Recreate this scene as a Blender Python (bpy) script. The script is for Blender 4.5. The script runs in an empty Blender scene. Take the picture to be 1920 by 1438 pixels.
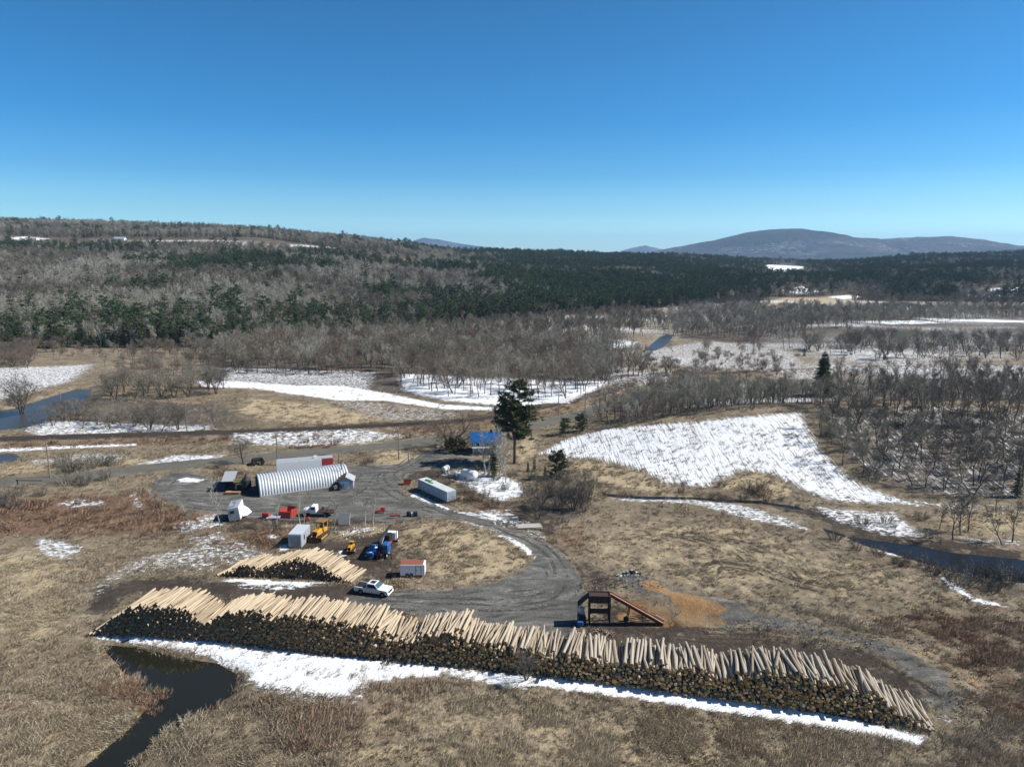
import bpy, math, random
import numpy as np
from mathutils import Vector, Matrix
R = math.radians
S = bpy.context.scene
C = S.collection
random.seed(7)
rng = np.random.default_rng(11)

# ------------------------------------------------------------------ camera
CAM_H = 53.0
FPX = 1331.0                     # focal length in pixels of the 1920 px wide photograph
PITCH = math.atan((719 - 478) / FPX)
cd = bpy.data.cameras.new('camera')
cam = bpy.data.objects.new('camera', cd)
C.objects.link(cam)
cam.location = (0, 0, CAM_H)
cam.rotation_euler = (math.pi / 2 - PITCH, 0, 0)
cd.sensor_width = 36
cd.lens = 36 * FPX / 1920
cd.clip_start = 1
cd.clip_end = 60000
S.camera = cam

# ------------------------------------------------------------------ sky and sun
SUN_EL, SUN_AZ = R(42), R(86)    # azimuth clockwise from +Y
W = bpy.data.worlds.new('World')
S.world = W
W.use_nodes = True
nt = W.node_tree
for n in list(nt.nodes):
    nt.nodes.remove(n)
sky = nt.nodes.new('ShaderNodeTexSky')
sky.sky_type = 'NISHITA'
sky.sun_disc = False
sky.sun_elevation = SUN_EL
sky.sun_rotation = SUN_AZ
sky.altitude = 0
sky.air_density = 1.0
sky.dust_density = 0.2
sky.ozone_density = 1.5
# the clear cold air of that day: deeper and bluer than the standard sky, by height above the horizon
tc = nt.nodes.new('ShaderNodeTexCoord')
sx = nt.nodes.new('ShaderNodeSeparateXYZ')
cr = nt.nodes.new('ShaderNodeValToRGB')
nt.links.new(tc.outputs['Generated'], sx.inputs[0])
nt.links.new(sx.outputs[2], cr.inputs[0])
for i, (p_, c_) in enumerate([(0., (.52, .88, 1.15)), (.03, (.46, .81, 1.08)), (.056, (.33, .61, .82)), (.105, (.155, .44, .685)), (.17, (.075, .365, .62)), (.3, (.07, .325, .52)), (.5, (.07, .25, .38)), (1., (.08, .2, .28))]):
    e_ = cr.color_ramp.elements[i] if i < 2 else cr.color_ramp.elements.new(p_)
    e_.position, e_.color = p_, c_ + (1,)
mx = nt.nodes.new('ShaderNodeMixRGB')
mx.blend_type = 'MULTIPLY'
mx.inputs[0].default_value = 1
bg = nt.nodes.new('ShaderNodeBackground')
bg.inputs['Strength'].default_value = 0.131
wo = nt.nodes.new('ShaderNodeOutputWorld')
nt.links.new(sky.outputs[0], mx.inputs[1])
nt.links.new(cr.outputs[0], mx.inputs[2])
nt.links.new(mx.outputs[0], bg.inputs['Color'])
nt.links.new(bg.outputs[0], wo.inputs['Surface'])
sd = bpy.data.lights.new('sun', 'SUN')
sun = bpy.data.objects.new('sun', sd)
C.objects.link(sun)
sd.energy = 4.6
sd.angle = R(0.53)
sd.color = (1.0, 0.955, 0.89)
to_sun = Vector((math.sin(SUN_AZ) * math.cos(SUN_EL), math.cos(SUN_AZ) * math.cos(SUN_EL), math.sin(SUN_EL)))
sun.rotation_euler = to_sun.to_track_quat('Z', 'Y').to_euler()
sun.location = (100, 30, 150)
vs = S.view_settings
vs.view_transform = 'Standard'
vs.look = 'None'
vs.exposure = 0.64
vs.gamma = 1.0
HAZE = 6e-5
S.cycles.max_bounces = 6
S.cycles.volume_bounces = 0

# ------------------------------------------------------------------ numbers
def _h(ix, iy, seed):
    n = (ix.astype(np.int64) * 374761393 + iy.astype(np.int64) * 668265263 + seed * 974634777) & 0xffffffff
    n = ((n ^ (n >> 13)) * 1274126177) & 0xffffffff
    n = n ^ (n >> 16)
    return (n & 0xffffff) / float(0xffffff)

def vnoise(x, y, seed=0):
    ix, iy = np.floor(x), np.floor(y)
    fx, fy = x - ix, y - iy
    fx, fy = fx * fx * (3 - 2 * fx), fy * fy * (3 - 2 * fy)
    a, b = _h(ix, iy, seed), _h(ix + 1, iy, seed)
    c, d = _h(ix, iy + 1, seed), _h(ix + 1, iy + 1, seed)
    return (a * (1 - fx) + b * fx) * (1 - fy) + (c * (1 - fx) + d * fx) * fy

def fbm(x, y, seed=0, oct=4):
    s, a, t = 0, 1.0, 0
    for i in range(oct):
        s = s + a * vnoise(x * 2 ** i + 17.3 * i, y * 2 ** i - 9.1 * i, seed + i)
        t += a
        a *= 0.5
    return s / t

def sstep(a, b, x):
    t = np.clip((x - a) / (b - a), 0, 1)
    return t * t * (3 - 2 * t)

# ------------------------------------------------------------------ terrain
U = np.array([-1.6, -0.72, -0.35, -0.2, -0.05, 0.1, 0.2, 0.33, 0.45, 0.6, 0.8, 1.6])
HB = np.array([390, 395, 425, 480, 560, 650, 710, 830, 850, 830, 800, 800.])
H1 = np.array([64, 62, 55, 38, 22, 14, 13, 9, 8, 14, 18, 20.])
H2 = np.array([136, 130, 106, 76, 56, 50, 38, 22, 16, 40, 54, 60.])

def hill_front(x, y):
    u = x / np.maximum(y, 60)
    return np.interp(u, U, HB) + 26 * (fbm(x / 90, y / 300, 5, 2) - .5)

def mound(x, y):
    top = 9.0 * sstep(0, 78, x) * (1 - .35 * sstep(150, 330, x))
    yc = 196 + .1 * x
    near = 148 + 14 * sstep(40, 5, x) - 4 * sstep(60, 120, x)
    a = sstep(0, 1, (y - near) / np.maximum(yc - near, 1))
    b = 1 - sstep(0, 1, (y - yc) / 48.0)
    return top * np.where(y < yc, a, b)

def base_h(x, y):
    x, y = np.asarray(x, float), np.asarray(y, float)
    u = x / np.maximum(y, 60)
    b = hill_front(x, y)
    z1, z2 = np.interp(u, U, H1), np.interp(u, U, H2)
    w = np.maximum(1000 - b, 60)
    t = np.clip((y - b) / w, 0, 1)
    up = z1 * (t * t * .35 + t * .65)
    up = up + (z2 - z1) * np.clip((y - 1000) / 1000, 0, 1)
    up = up + 13 * sstep(1035, 1150, y) * sstep(-.05, -.2, u) * sstep(2600, 1700, y)
    up = up * (1 - .75 * sstep(2500, 4200, y))
    up = up + 20 * (fbm(x / 240, y / 280, 3, 3) - .5) * sstep(b, b + 250, y)
    z = up + mound(x, y)
    z = z + .9 * (fbm(x / 40, y / 40, 9, 3) - .5) * sstep(60, 130, np.abs(x) + np.abs(y - 110))
    z = z + .16 * (fbm(x / 5, y / 5, 21, 2) - .5)
    return z

def ray(px, py):
    u, v = (px - 960) / FPX, (719 - py) / FPX
    return np.array([u, math.cos(PITCH) + v * math.sin(PITCH), -math.sin(PITCH) + v * math.cos(PITCH)])

def ground_at(px, py):
    """the point of the terrain on the sight line through a pixel of the photograph"""
    d = ray(px, py)
    t = 40.0
    while t < 9000:
        p = d * t
        if CAM_H + p[2] < base_h(p[0], p[1]):
            lo, hi = t / 1.02, t
            for _ in range(18):
                m = (lo + hi) / 2
                q = d * m
                if CAM_H + q[2] < base_h(q[0], q[1]):
                    hi = m
                else:
                    lo = m
            q = d * hi
            return float(q[0]), float(q[1])
        t *= 1.02
    p = d * 6000
    return float(p[0]), float(p[1])

def poly_sd(x, y, P):
    """signed distance to a polygon, positive inside"""
    d2 = np.full(x.shape, 1e18)
    ins = np.zeros(x.shape, bool)
    n = len(P)
    for i in range(n):
        x1, y1 = P[i]
        x2, y2 = P[(i + 1) % n]
        ex, ey = x2 - x1, y2 - y1
        t = np.clip(((x - x1) * ex + (y - y1) * ey) / (ex * ex + ey * ey + 1e-9), 0, 1)
        d2 = np.minimum(d2, (x - x1 - t * ex) ** 2 + (y - y1 - t * ey) ** 2)
        c = ((y1 > y) != (y2 > y)) & (x < ex * (y - y1) / (ey + (1e-12 if ey >= 0 else -1e-12)) + x1)
        ins ^= c
    return np.where(ins, 1, -1) * np.sqrt(d2)

def line_d(x, y, P):
    d2 = np.full(x.shape, 1e18)
    for (x1, y1), (x2, y2) in zip(P[:-1], P[1:]):
        ex, ey = x2 - x1, y2 - y1
        t = np.clip(((x - x1) * ex + (y - y1) * ey) / (ex * ex + ey * ey + 1e-9), 0, 1)
        d2 = np.minimum(d2, (x - x1 - t * ex) ** 2 + (y - y1 - t * ey) ** 2)
    return np.sqrt(d2)

def pix(L):
    return [ground_at(*p) for p in L]

# water bodies (outline on the ground, level of the water surface)
POND = pix([(200, 1203), (262, 1214), (330, 1233), (400, 1243), (434, 1262), (428, 1292), (392, 1318), (340, 1345), (290, 1376),
            (248, 1410), (228, 1438), (205, 1490), (110, 1490), (160, 1438), (208, 1398), (255, 1358), (288, 1318), (270, 1278), (236, 1240)])
RIVER = pix([(-40, 772), (30, 762), (85, 745), (145, 727), (170, 728), (162, 742), (138, 768), (92, 776), (70, 792), (20, 803), (-40, 806)])
BEND = pix([(1212, 655), (1226, 642), (1238, 632), (1252, 626), (1260, 628), (1254, 640), (1242, 649), (1228, 655)])
STREAM = pix([(1500, 948), (1522, 958), (1545, 982), (1600, 998), (1700, 1012), (1800, 1028), (1990, 1050), (1990, 1098), (1860, 1090), (1780, 1072),
              (1700, 1048), (1610, 1020), (1545, 996), (1512, 970)])
PUDDLE = pix([(724, 828), (745, 822), (775, 822), (798, 826), (780, 831), (735, 833)])
FLOOD = pix([(-30, 852), (20, 850), (34, 856), (20, 864), (-30, 868)])
BROOK = pix([(1130, 924), (1200, 930), (1300, 930), (1360, 936), (1430, 938), (1500, 950)])
WATERS = [(POND, -.45), (RIVER, -.5), (BEND, -.3), (STREAM, -.5), (PUDDLE, -.22), (FLOOD, -.2)]

def height(x, y):
    x, y = np.asarray(x, float), np.asarray(y, float)
    z = base_h(x, y)
    sh = x.shape
    xf, yf, zf = np.atleast_1d(x).ravel(), np.atleast_1d(y).ravel(), np.atleast_1d(z).ravel().copy()
    for P, lv in WATERS:
        a = np.array(P)
        m = (xf > a[:, 0].min() - 8) & (xf < a[:, 0].max() + 8) & (yf > a[:, 1].min() - 8) & (yf < a[:, 1].max() + 8)
        if m.any():
            s = poly_sd(xf[m], yf[m], P) + 1.6 * (fbm(xf[m] / 4, yf[m] / 4, 31, 2) - .5)
            k = sstep(-1.0, 1.6, s - 1.1) if P is STREAM else sstep(-2.6, .9, s)
            zf[m] = zf[m] * (1 - k) + (lv * 2.3) * k
    d = line_d(xf, yf, BROOK)
    zf = zf - .7 * np.exp(-(d / 1.4) ** 2)
    d = line_d(xf, yf, RAIL)                       # railway bank
    rb = sstep(7.5, 2.4, d)
    zf = zf * (1 - rb) + 1.1 * rb
    d = line_d(xf, yf, ROADP)                      # levelled roadway
    rb = sstep(8.5, 4.2, d)
    zf = zf * (1 - rb) + .35 * rb
    k = poly_sd(xf, yf, BANK)                      # the log yard stands a little above the swamp
    # heaps of chips and spoil
    for (hx, hy, rx, ry, hh) in HEAPS:
        zf = zf + hh * np.exp(-((xf - hx) / rx) ** 2 - ((yf - hy) / ry) ** 2) * (.75 + .5 * fbm(xf / 2.2, yf / 2.2, 41, 2))
    return zf.reshape(sh) if sh else float(zf[0])

ROADP = pix([(-300, 924), (0, 906), (72, 901), (200, 889), (281, 880), (359, 872), (450, 864), (531, 856), (620, 848), (716, 839), (810, 828), (880, 820), (950, 809),
             (1022, 793), (1091, 775), (1141, 763), (1200, 750)]) + [(60., 288.), (120., 297.), (230., 300.), (420., 296.)]
RAIL = [ground_at(*p) for p in [(-300, 838), (0, 829), (156, 826), (312, 821), (469, 815), (600, 810), (747, 803), (872, 795), (960, 780), (1050, 760), (1130, 742)]] + [(60., 305.), (160., 330.), (400., 350.)]
BANK = [(-60, 92), (47, 71.6), (60, 80), (-20, 130), (-60, 120)]
def _hp(px, py, rx, ry, h):
    x, y = ground_at(px, py)
    return (x, y, rx, ry, h)
HEAPS = [_hp(1185, 1100, 7, 3.0, 1.6), _hp(1290, 1140, 10, 3, 1.0), _hp(1240, 1130, 6, 3, .8), _hp(1520, 1180, 9, 3, .8), _hp(1640, 1215, 8, 3, .9), _hp(1420, 1150, 9, 3, .8), _hp(1760, 1290, 4, 5, .8),
         _hp(870, 1010, 12, 8, 1.2), _hp(950, 1040, 6, 6, .7), _hp(800, 1000, 6, 5, .8)]

def zt(x, y):
    return height(np.float64(x), np.float64(y))

def at(px, py):
    x, y = ground_at(px, py)
    return x, y, zt(x, y)
# ------------------------------------------------------------------ node and mesh helpers
class NT:
    """small builder for a node material"""
    def __init__(s, name, rough=.85, spec=.25):
        s.m = bpy.data.materials.new(name)
        s.m.use_nodes = True
        s.t = s.m.node_tree
        for n in list(s.t.nodes):
            s.t.nodes.remove(n)
        s.out = s.t.nodes.new('ShaderNodeOutputMaterial')
        s.b = s.t.nodes.new('ShaderNodeBsdfPrincipled')
        s.b.inputs['Roughness'].default_value = rough
        s.b.inputs['Specular IOR Level'].default_value = spec
        s.t.links.new(s.b.outputs[0], s.out.inputs[0])
    def n(s, k, **kw):
        q = s.t.nodes.new('ShaderNode' + k)
        for a, v in kw.items():
            setattr(q, a, v)
        return q
    def put(s, sock, v):
        if isinstance(v, bpy.types.NodeSocket):
            s.t.links.new(v, sock)
        elif isinstance(v, (tuple, list)):
            sock.default_value = tuple(v) + ((1.,) if len(v) == 3 and sock.type == 'RGBA' else ())
        else:
            sock.default_value = v
    def pos(s):
        return s.n('NewGeometry').outputs['Position']
    def local(s):
        return s.n('TexCoord').outputs['Object']
    def mapped(s, v, scale=(1, 1, 1), rot=(0, 0, 0)):
        q = s.n('Mapping')
        s.put(q.inputs[0], v)
        q.inputs['Scale'].default_value = scale
        q.inputs['Rotation'].default_value = rot
        return q.outputs[0]
    def noise(s, v, scale, detail=3., rough=.55, dist=0.):
        q = s.n('TexNoise')
        s.put(q.inputs['Vector'], v)
        q.inputs['Scale'].default_value = scale
        q.inputs['Detail'].default_value = detail
        q.inputs['Roughness'].default_value = rough
        q.inputs['Distortion'].default_value = dist
        return q.outputs[0]
    def voro(s, v, scale):
        q = s.n('TexVoronoi')
        s.put(q.inputs['Vector'], v)
        q.inputs['Scale'].default_value = scale
        return q.outputs['Distance']
    def math(s, op, a, b=0., c=0.):
        q = s.n('Math', operation=op)
        s.put(q.inputs[0], a)
        s.put(q.inputs[1], b)
        s.put(q.inputs[2], c)
        return q.outputs[0]
    def step(s, v, a, b, lo=0., hi=1.):
        q = s.n('MapRange', interpolation_type='SMOOTHSTEP')
        s.put(q.inputs[0], v)
        for i, w in ((1, a), (2, b), (3, lo), (4, hi)):
            s.put(q.inputs[i], w)
        return q.outputs[0]
    def mix(s, f, a, b, mode='MIX'):
        q = s.n('MixRGB', blend_type=mode)
        s.put(q.inputs[0], f)
        s.put(q.inputs[1], a)
        s.put(q.inputs[2], b)
        return q.outputs[0]
    def ramp(s, f, stops):
        q = s.n('ValToRGB')
        s.put(q.inputs[0], f)
        e = q.color_ramp.elements
        while len(e) < len(stops):
            e.new(.5)
        for i, (p, c) in enumerate(stops):
            e[i].position = p
            e[i].color = tuple(c) + (1,)
        return q.outputs[0]
    def attr(s, name):
        q = s.n('Attribute', attribute_name=name)
        sp = s.n('SeparateColor')
        s.t.links.new(q.outputs['Color'], sp.inputs[0])
        return sp.outputs[0], sp.outputs[1], sp.outputs[2], q.outputs['Alpha']
    def bump(s, h, strength, dist=.1):
        q = s.n('Bump')
        s.put(q.inputs['Height'], h)
        q.inputs['Strength'].default_value = strength
        q.inputs['Distance'].default_value = dist
        s.t.links.new(q.outputs[0], s.b.inputs['Normal'])
    def color(s, c):
        s.put(s.b.inputs['Base Color'], c)
        return s.m

def paint(name, col, rough=.5, metal=0., wear=.3, scale=1.5, dark=None, spec=.4):
    """painted or worn surface: base colour with dirt and streaks in object space"""
    k = NT(name, rough, spec)
    p = k.local()
    n1 = k.noise(p, scale, 5, .65)
    n2 = k.noise(k.mapped(p, (1, 1, .15)), scale * 3, 3, .6)
    f = k.step(k.math('ADD', k.math('MULTIPLY', n1, .6), k.math('MULTIPLY', n2, .4)), .45, .72, 0., wear)
    d = dark or tuple(c * .35 + .03 for c in col)
    k.b.inputs['Metallic'].default_value = metal
    k.put(k.b.inputs['Roughness'], k.step(n1, .3, .7, rough, min(1, rough + .2)))
    return k.color(k.mix(f, col, d))

class MB:
    """collects shapes and links them as ONE mesh object"""
    def __init__(s):
        s.v, s.f, s.mi, s.M = [], [], [], Matrix()
    def add(s, vs, fs, mi=0):
        o = len(s.v)
        s.v += [tuple(s.M @ Vector(p)) for p in vs]
        s.f += [tuple(o + i for i in f) for f in fs]
        s.mi += [mi] * len(fs)
        return s
    def box(s, c, d, mi=0, rot=None, bev=0.):
        x, y, z = d[0] / 2, d[1] / 2, d[2] / 2
        if bev > 0:
            b = min(bev, x * .9, y * .9, z * .9)
            P = []
            for sx, sy, sz in ((a, e, g) for a in (-1, 1) for e in (-1, 1) for g in (-1, 1)):
                P += [(sx * (x - b), sy * (y - b), sz * z), (sx * (x - b), sy * y, sz * (z - b)), (sx * x, sy * (y - b), sz * (z - b))]
            import bmesh
            bm = bmesh.new()
            for p in P:
                bm.verts.new(p)
            bmesh.ops.convex_hull(bm, input=bm.verts)
            bmesh.ops.dissolve_limit(bm, angle_limit=.02, verts=bm.verts, edges=bm.edges)
            bm.verts.index_update()
            vs = [v.co.copy() for v in bm.verts]
            fs = [[v.index for v in f.verts] for f in bm.faces]
            bm.free()
        else:
            vs = [Vector((a * x, e * y, g * z)) for g in (-1, 1) for e in (-1, 1) for a in (-1, 1)]
            fs = [(0, 2, 3, 1), (4, 5, 7, 6), (0, 1, 5, 4), (2, 6, 7, 3), (0, 4, 6, 2), (1, 3, 7, 5)]
        if rot is not None:
            vs = [rot @ v for v in vs]
        return s.add([v + Vector(c) for v in vs], fs, mi)
    def tube(s, pts, r, n=6, mi=0, cap=True):
        pts = [Vector(p) for p in pts]
        rs = r if isinstance(r, (list, tuple)) else [r] * len(pts)
        vs, fs = [], []
        for i, p in enumerate(pts):
            d = (pts[min(i + 1, len(pts) - 1)] - pts[max(i - 1, 0)]).normalized()
            a = d.cross(Vector((0, 0, 1)) if abs(d.z) < .95 else Vector((1, 0, 0))).normalized()
            b = d.cross(a)
            vs += [p + (a * math.cos(2 * math.pi * k / n) + b * math.sin(2 * math.pi * k / n)) * rs[i] for k in range(n)]
        for i in range(len(pts) - 1):
            for k in range(n):
                q = (k + 1) % n
                fs.append((i * n + k, i * n + q, (i + 1) * n + q, (i + 1) * n + k))
        if cap:
            fs.append(tuple(range(n)))
            fs.append(tuple((len(pts) - 1) * n + k for k in reversed(range(n))))
        return s.add(vs, fs, mi)
    def prism(s, prof, x0, x1, mi=0, axis='x'):
        """profile of (a, z) pairs swept along an axis"""
        n = len(prof)
        if axis == 'x':
            vs = [(x0, a, z) for a, z in prof] + [(x1, a, z) for a, z in prof]
        else:
            vs = [(a, x0, z) for a, z in prof] + [(a, x1, z) for a, z in prof]
        fs = [(i, (i + 1) % n, n + (i + 1) % n, n + i) for i in range(n)] + [tuple(reversed(range(n))), tuple(range(n, 2 * n))]
        return s.add(vs, fs, mi)
    def lathe(s, prof, n=16, mi=0, M=None):
        """(radius, z) profile turned about z"""
        vs, fs = [], []
        for r, z in prof:
            vs += [Vector((r * math.cos(2 * math.pi * k / n), r * math.sin(2 * math.pi * k / n), z)) for k in range(n)]
        for i in range(len(prof) - 1):
            for k in range(n):
                q = (k + 1) % n
                fs.append((i * n + k, i * n + q, (i + 1) * n + q, (i + 1) * n + k))
        if M is not None:
            vs = [M @ v for v in vs]
        return s.add(vs, fs, mi)
    def mesh(s, name, mats):
        me = bpy.data.meshes.new(name)
        me.from_pydata(s.v, [], s.f)
        for m in (mats if isinstance(mats, (list, tuple)) else [mats]):
            me.materials.append(m)
        me.polygons.foreach_set('material_index', s.mi)
        import bmesh
        bm = bmesh.new()
        bm.from_mesh(me)
        bmesh.ops.recalc_face_normals(bm, faces=bm.faces)
        bm.to_mesh(me)
        bm.free()
        me.update()
        return me
    def build(s, name, mats, parent=None, smooth=None):
        me = s.mesh(name, mats)
        o = bpy.data.objects.new(name, me)
        C.objects.link(o)
        if parent is not None:
            o.parent = parent
        if smooth:
            me.shade_smooth()
        return o

def tag(o, label=None, cat=None, group=None, kind=None):
    for k, v in (('label', label), ('category', cat), ('group', group), ('kind', kind)):
        if v:
            o[k] = v
    return o

def empty(name, loc, rz=0., label=None, cat=None, group=None, rot=None, scale=1.):
    o = bpy.data.objects.new(name, None)
    C.objects.link(o)
    o.location = loc
    o.rotation_euler = rot if rot is not None else (0, 0, rz)
    o.scale = (scale,) * 3 if not isinstance(scale, (tuple, list)) else scale
    return tag(o, label, cat, group)

def copy_tree(o, parent=None):
    c = o.copy()
    C.objects.link(c)
    c.parent = parent
    for ch in list(o.children):
        copy_tree(ch, c)
    return c

def arr_mesh(name, v, f, mats, mi=None, smooth=False):
    """mesh from numpy arrays; f is (n, 3) or (n, 4)"""
    me = bpy.data.meshes.new(name)
    v, f = np.asarray(v, np.float32), np.asarray(f, np.int32)
    k = f.shape[1]
    me.vertices.add(len(v))
    me.vertices.foreach_set('co', v.ravel())
    me.loops.add(f.size)
    me.loops.foreach_set('vertex_index', f.ravel())
    me.polygons.add(len(f))
    me.polygons.foreach_set('loop_start', np.arange(0, f.size, k, dtype=np.int32))
    me.polygons.foreach_set('loop_total', np.full(len(f), k, np.int32))
    for m in (mats if isinstance(mats, (list, tuple)) else [mats]):
        me.materials.append(m)
    if mi is not None:
        me.polygons.foreach_set('material_index', np.asarray(mi, np.int32))
    me.update(calc_edges=True)
    if smooth:
        me.shade_smooth()
    return me

def link(name, me, parent=None):
    o = bpy.data.objects.new(name, me)
    C.objects.link(o)
    if parent is not None:
        o.parent = parent
    return o

def color_attr(me, name, rgba):
    a = me.color_attributes.new(name, 'FLOAT_COLOR', 'POINT')
    a.data.foreach_set('color', np.asarray(rgba, np.float32).ravel())

def instances(name, pts, rot, scl, idx, meshes, label, cat=None, kind='stuff', tilt=None):
    """ONE object that draws many plants: points with a turn, a size and the number of the plant shape"""
    n = len(pts)
    me = bpy.data.meshes.new(name)
    me.vertices.add(n)
    me.vertices.foreach_set('co', np.asarray(pts, np.float32).ravel())
    r3 = np.zeros((n, 3), np.float32)
    r3[:, 2] = rot
    if tilt is not None:
        r3[:, :2] = tilt
    s3 = np.asarray(scl, np.float32)
    s3 = np.repeat(s3[:, None], 3, 1) if s3.ndim == 1 else s3
    for an, ty, d in (('turn', 'FLOAT_VECTOR', r3), ('size', 'FLOAT_VECTOR', s3)):
        me.attributes.new(an, ty, 'POINT').data.foreach_set('vector', d.ravel())
    me.attributes.new('pick', 'INT', 'POINT').data.foreach_set('value', np.asarray(idx, np.int32))
    o = link(name, me)
    tag(o, label, cat, None, kind)
    g = bpy.data.node_groups.new(name, 'GeometryNodeTree')
    g.interface.new_socket('Geometry', in_out='INPUT', socket_type='NodeSocketGeometry')
    g.interface.new_socket('Geometry', in_out='OUTPUT', socket_type='NodeSocketGeometry')
    gi, go = g.nodes.new('NodeGroupInput'), g.nodes.new('NodeGroupOutput')
    ip = g.nodes.new('GeometryNodeInstanceOnPoints')
    g2i = g.nodes.new('GeometryNodeGeometryToInstance')
    for m in reversed(meshes):
        src = bpy.data.objects.new('shape', m)
        oi = g.nodes.new('GeometryNodeObjectInfo')
        oi.inputs['Object'].default_value = src
        g.links.new(oi.outputs['Geometry'], g2i.inputs[0])
    def named(nm, ty):
        q = g.nodes.new('GeometryNodeInputNamedAttribute')
        q.data_type = ty
        q.inputs['Name'].default_value = nm
        return q.outputs[0]
    g.links.new(gi.outputs[0], ip.inputs['Points'])
    g.links.new(g2i.outputs[0], ip.inputs['Instance'])
    ip.inputs['Pick Instance'].default_value = True
    g.links.new(named('pick', 'INT'), ip.inputs['Instance Index'])
    g.links.new(named('turn', 'FLOAT_VECTOR'), ip.inputs['Rotation'])
    g.links.new(named('size', 'FLOAT_VECTOR'), ip.inputs['Scale'])
    g.links.new(ip.outputs[0], go.inputs[0])
    md = o.modifiers.new('scatter', 'NODES')
    md.node_group = g
    return o
# ------------------------------------------------------------------ what covers the ground
def P(*q):
    return pix(q)
# channel, strength, softness in metres, outline
COVER = []
def cover(ch, val, soft, *q):
    COVER.append((ch, val, soft, pix(q)))
# gravel yard, drive and turning loop
cover('gravel', 1, 1.5, (283, 915), (292, 900), (325, 888), (352, 886), (372, 893), (430, 905), (480, 905), (520, 880), (690, 872), (735, 872), (775, 864), (790, 850), (806, 843), (838, 846), (862, 856), (905, 861), (900, 872), (850, 871), (800, 878),
      (765, 889), (745, 902), (746, 920), (766, 932), (820, 950), (790, 972), (740, 980), (640, 972), (540, 975), (440, 968), (372, 958), (312, 940))
cover('gravel', 1, 1.5, (742, 905), (760, 930), (820, 950), (900, 972), (980, 1005), (1040, 1028), (1075, 1060), (1096, 1105), (1092, 1160), (1050, 1200), (950, 1190), (860, 1170), (760, 1150), (650, 1135), (640, 1118),
      (740, 1108), (850, 1105), (920, 1095), (978, 1072), (1002, 1052), (990, 1032), (940, 1006), (880, 986), (820, 972), (750, 968))
cover('gravel', .62, 3, (1095, 1110), (1180, 1085), (1300, 1110), (1420, 1150), (1560, 1180), (1700, 1218), (1800, 1275), (1840, 1340), (1780, 1360), (1730, 1330), (1660, 1240), (1500, 1200), (1420, 1190), (1300, 1175), (1150, 1110))
cover('dirt', .95, 3, (190, 1095), (330, 1078), (420, 1092), (640, 1095), (745, 1105), (700, 1140), (560, 1130), (400, 1125), (300, 1110), (230, 1120), (185, 1175), (160, 1150))
cover('dirt', .8, 3, (1090, 1180), (1150, 1130), (1300, 1170), (1420, 1190), (1560, 1210), (1700, 1250), (1760, 1330), (1740, 1372), (1600, 1290), (1400, 1250), (1200, 1225), (1000, 1205))
cover('dirt', .6, 3, (1060, 1055), (1100, 1050), (1190, 1085), (1130, 1120), (1095, 1110))
cover('dirt', .75, 2, (640, 1010), (740, 1000), (760, 1060), (740, 1100), (680, 1090), (560, 1050), (560, 1010))
cover('dirt', .7, 2, (410, 960), (480, 958), (500, 985), (470, 1000), (400, 985))
cover('dirt', .8, 2, (770, 884), (830, 876), (890, 884), (870, 900), (790, 905), (760, 900))  # dark ground here paints in the tall pine's cast shadow
cover('dirt', .7, 2, (940, 950), (990, 945), (1060, 975), (1030, 1010), (960, 985))
cover('dirt', .75, 3, (1180, 920), (1300, 926), (1420, 945), (1500, 965), (1600, 1005), (1800, 1050), (1920, 1070), (1920, 1030), (1700, 1000), (1560, 955), (1420, 935), (1300, 918))
cover('saw', 1, 1.5, (1195, 1106), (1225, 1103), (1290, 1126), (1365, 1156), (1335, 1163), (1280, 1150), (1225, 1122))
cover('saw', .8, 1.2, (1150, 1158), (1180, 1145), (1215, 1150), (1195, 1163), (1165, 1166))
cover('saw', .55, 2, (1150, 1165), (1180, 1125), (1260, 1140), (1380, 1165), (1340, 1185), (1240, 1178))
cover('saw', .5, 1.5, (1640, 1210), (1700, 1205), (1800, 1250), (1880, 1290), (1840, 1300), (1740, 1245))
# pale straw
cover('dirt', .75, 2, (340, 905), (380, 896), (425, 906), (430, 925), (380, 930), (345, 920))
cover('straw', .8, 1., (487, 938), (560, 925), (630, 916), (662, 905), (682, 905), (676, 918), (630, 928), (560, 932), (490, 942))
cover('dirt', .7, 2.5, (420, 962), (520, 968), (640, 962), (760, 962), (790, 978), (640, 990), (430, 985))
cover('straw', .6, 2, (560, 985), (700, 985), (760, 990), (700, 1005), (600, 1005))
cover('straw', .75, 4, (760, 990), (830, 985), (900, 1000), (975, 1035), (990, 1055), (960, 1075), (880, 1090), (800, 1085), (800, 1040), (740, 1030))
cover('straw', .6, 5, (-60, 1020), (120, 1030), (170, 1060), (130, 1140), (140, 1190), (-60, 1250))
cover('straw', .5, 6, (-60, 1330), (120, 1300), (250, 1290), (260, 1340), (180, 1430), (-60, 1460))
cover('straw', .5, 6, (700, 1300), (1000, 1320), (1250, 1345), (1500, 1400), (1650, 1438), (1300, 1470), (700, 1470), (560, 1400))
cover('straw', .45, 8, (1060, 1000), (1300, 960), (1500, 1010), (1750, 1090), (1830, 1130), (1650, 1140), (1300, 1110), (1120, 1060))
cover('straw', .8, 2, (700, 855), (745, 845), (785, 847), (795, 862), (760, 872), (705, 872))
cover('straw', 1., 3, (965, 845), (985, 820), (1010, 818), (1000, 850), (975, 868))
cover('straw', .9, 4, (1060, 870), (1100, 862), (1190, 885), (1235, 915), (1330, 925), (1300, 935), (1200, 920), (1110, 900))
cover('straw', .8, 4, (1330, 905), (1420, 880), (1480, 910), (1500, 935), (1400, 935))
cover('straw', .7, 5, (1770, 955), (1930, 955), (1930, 1000), (1790, 1000))
cover('straw', .8, 4, (0, 872), (120, 862), (240, 855), (300, 866), (160, 880), (0, 892))
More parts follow.
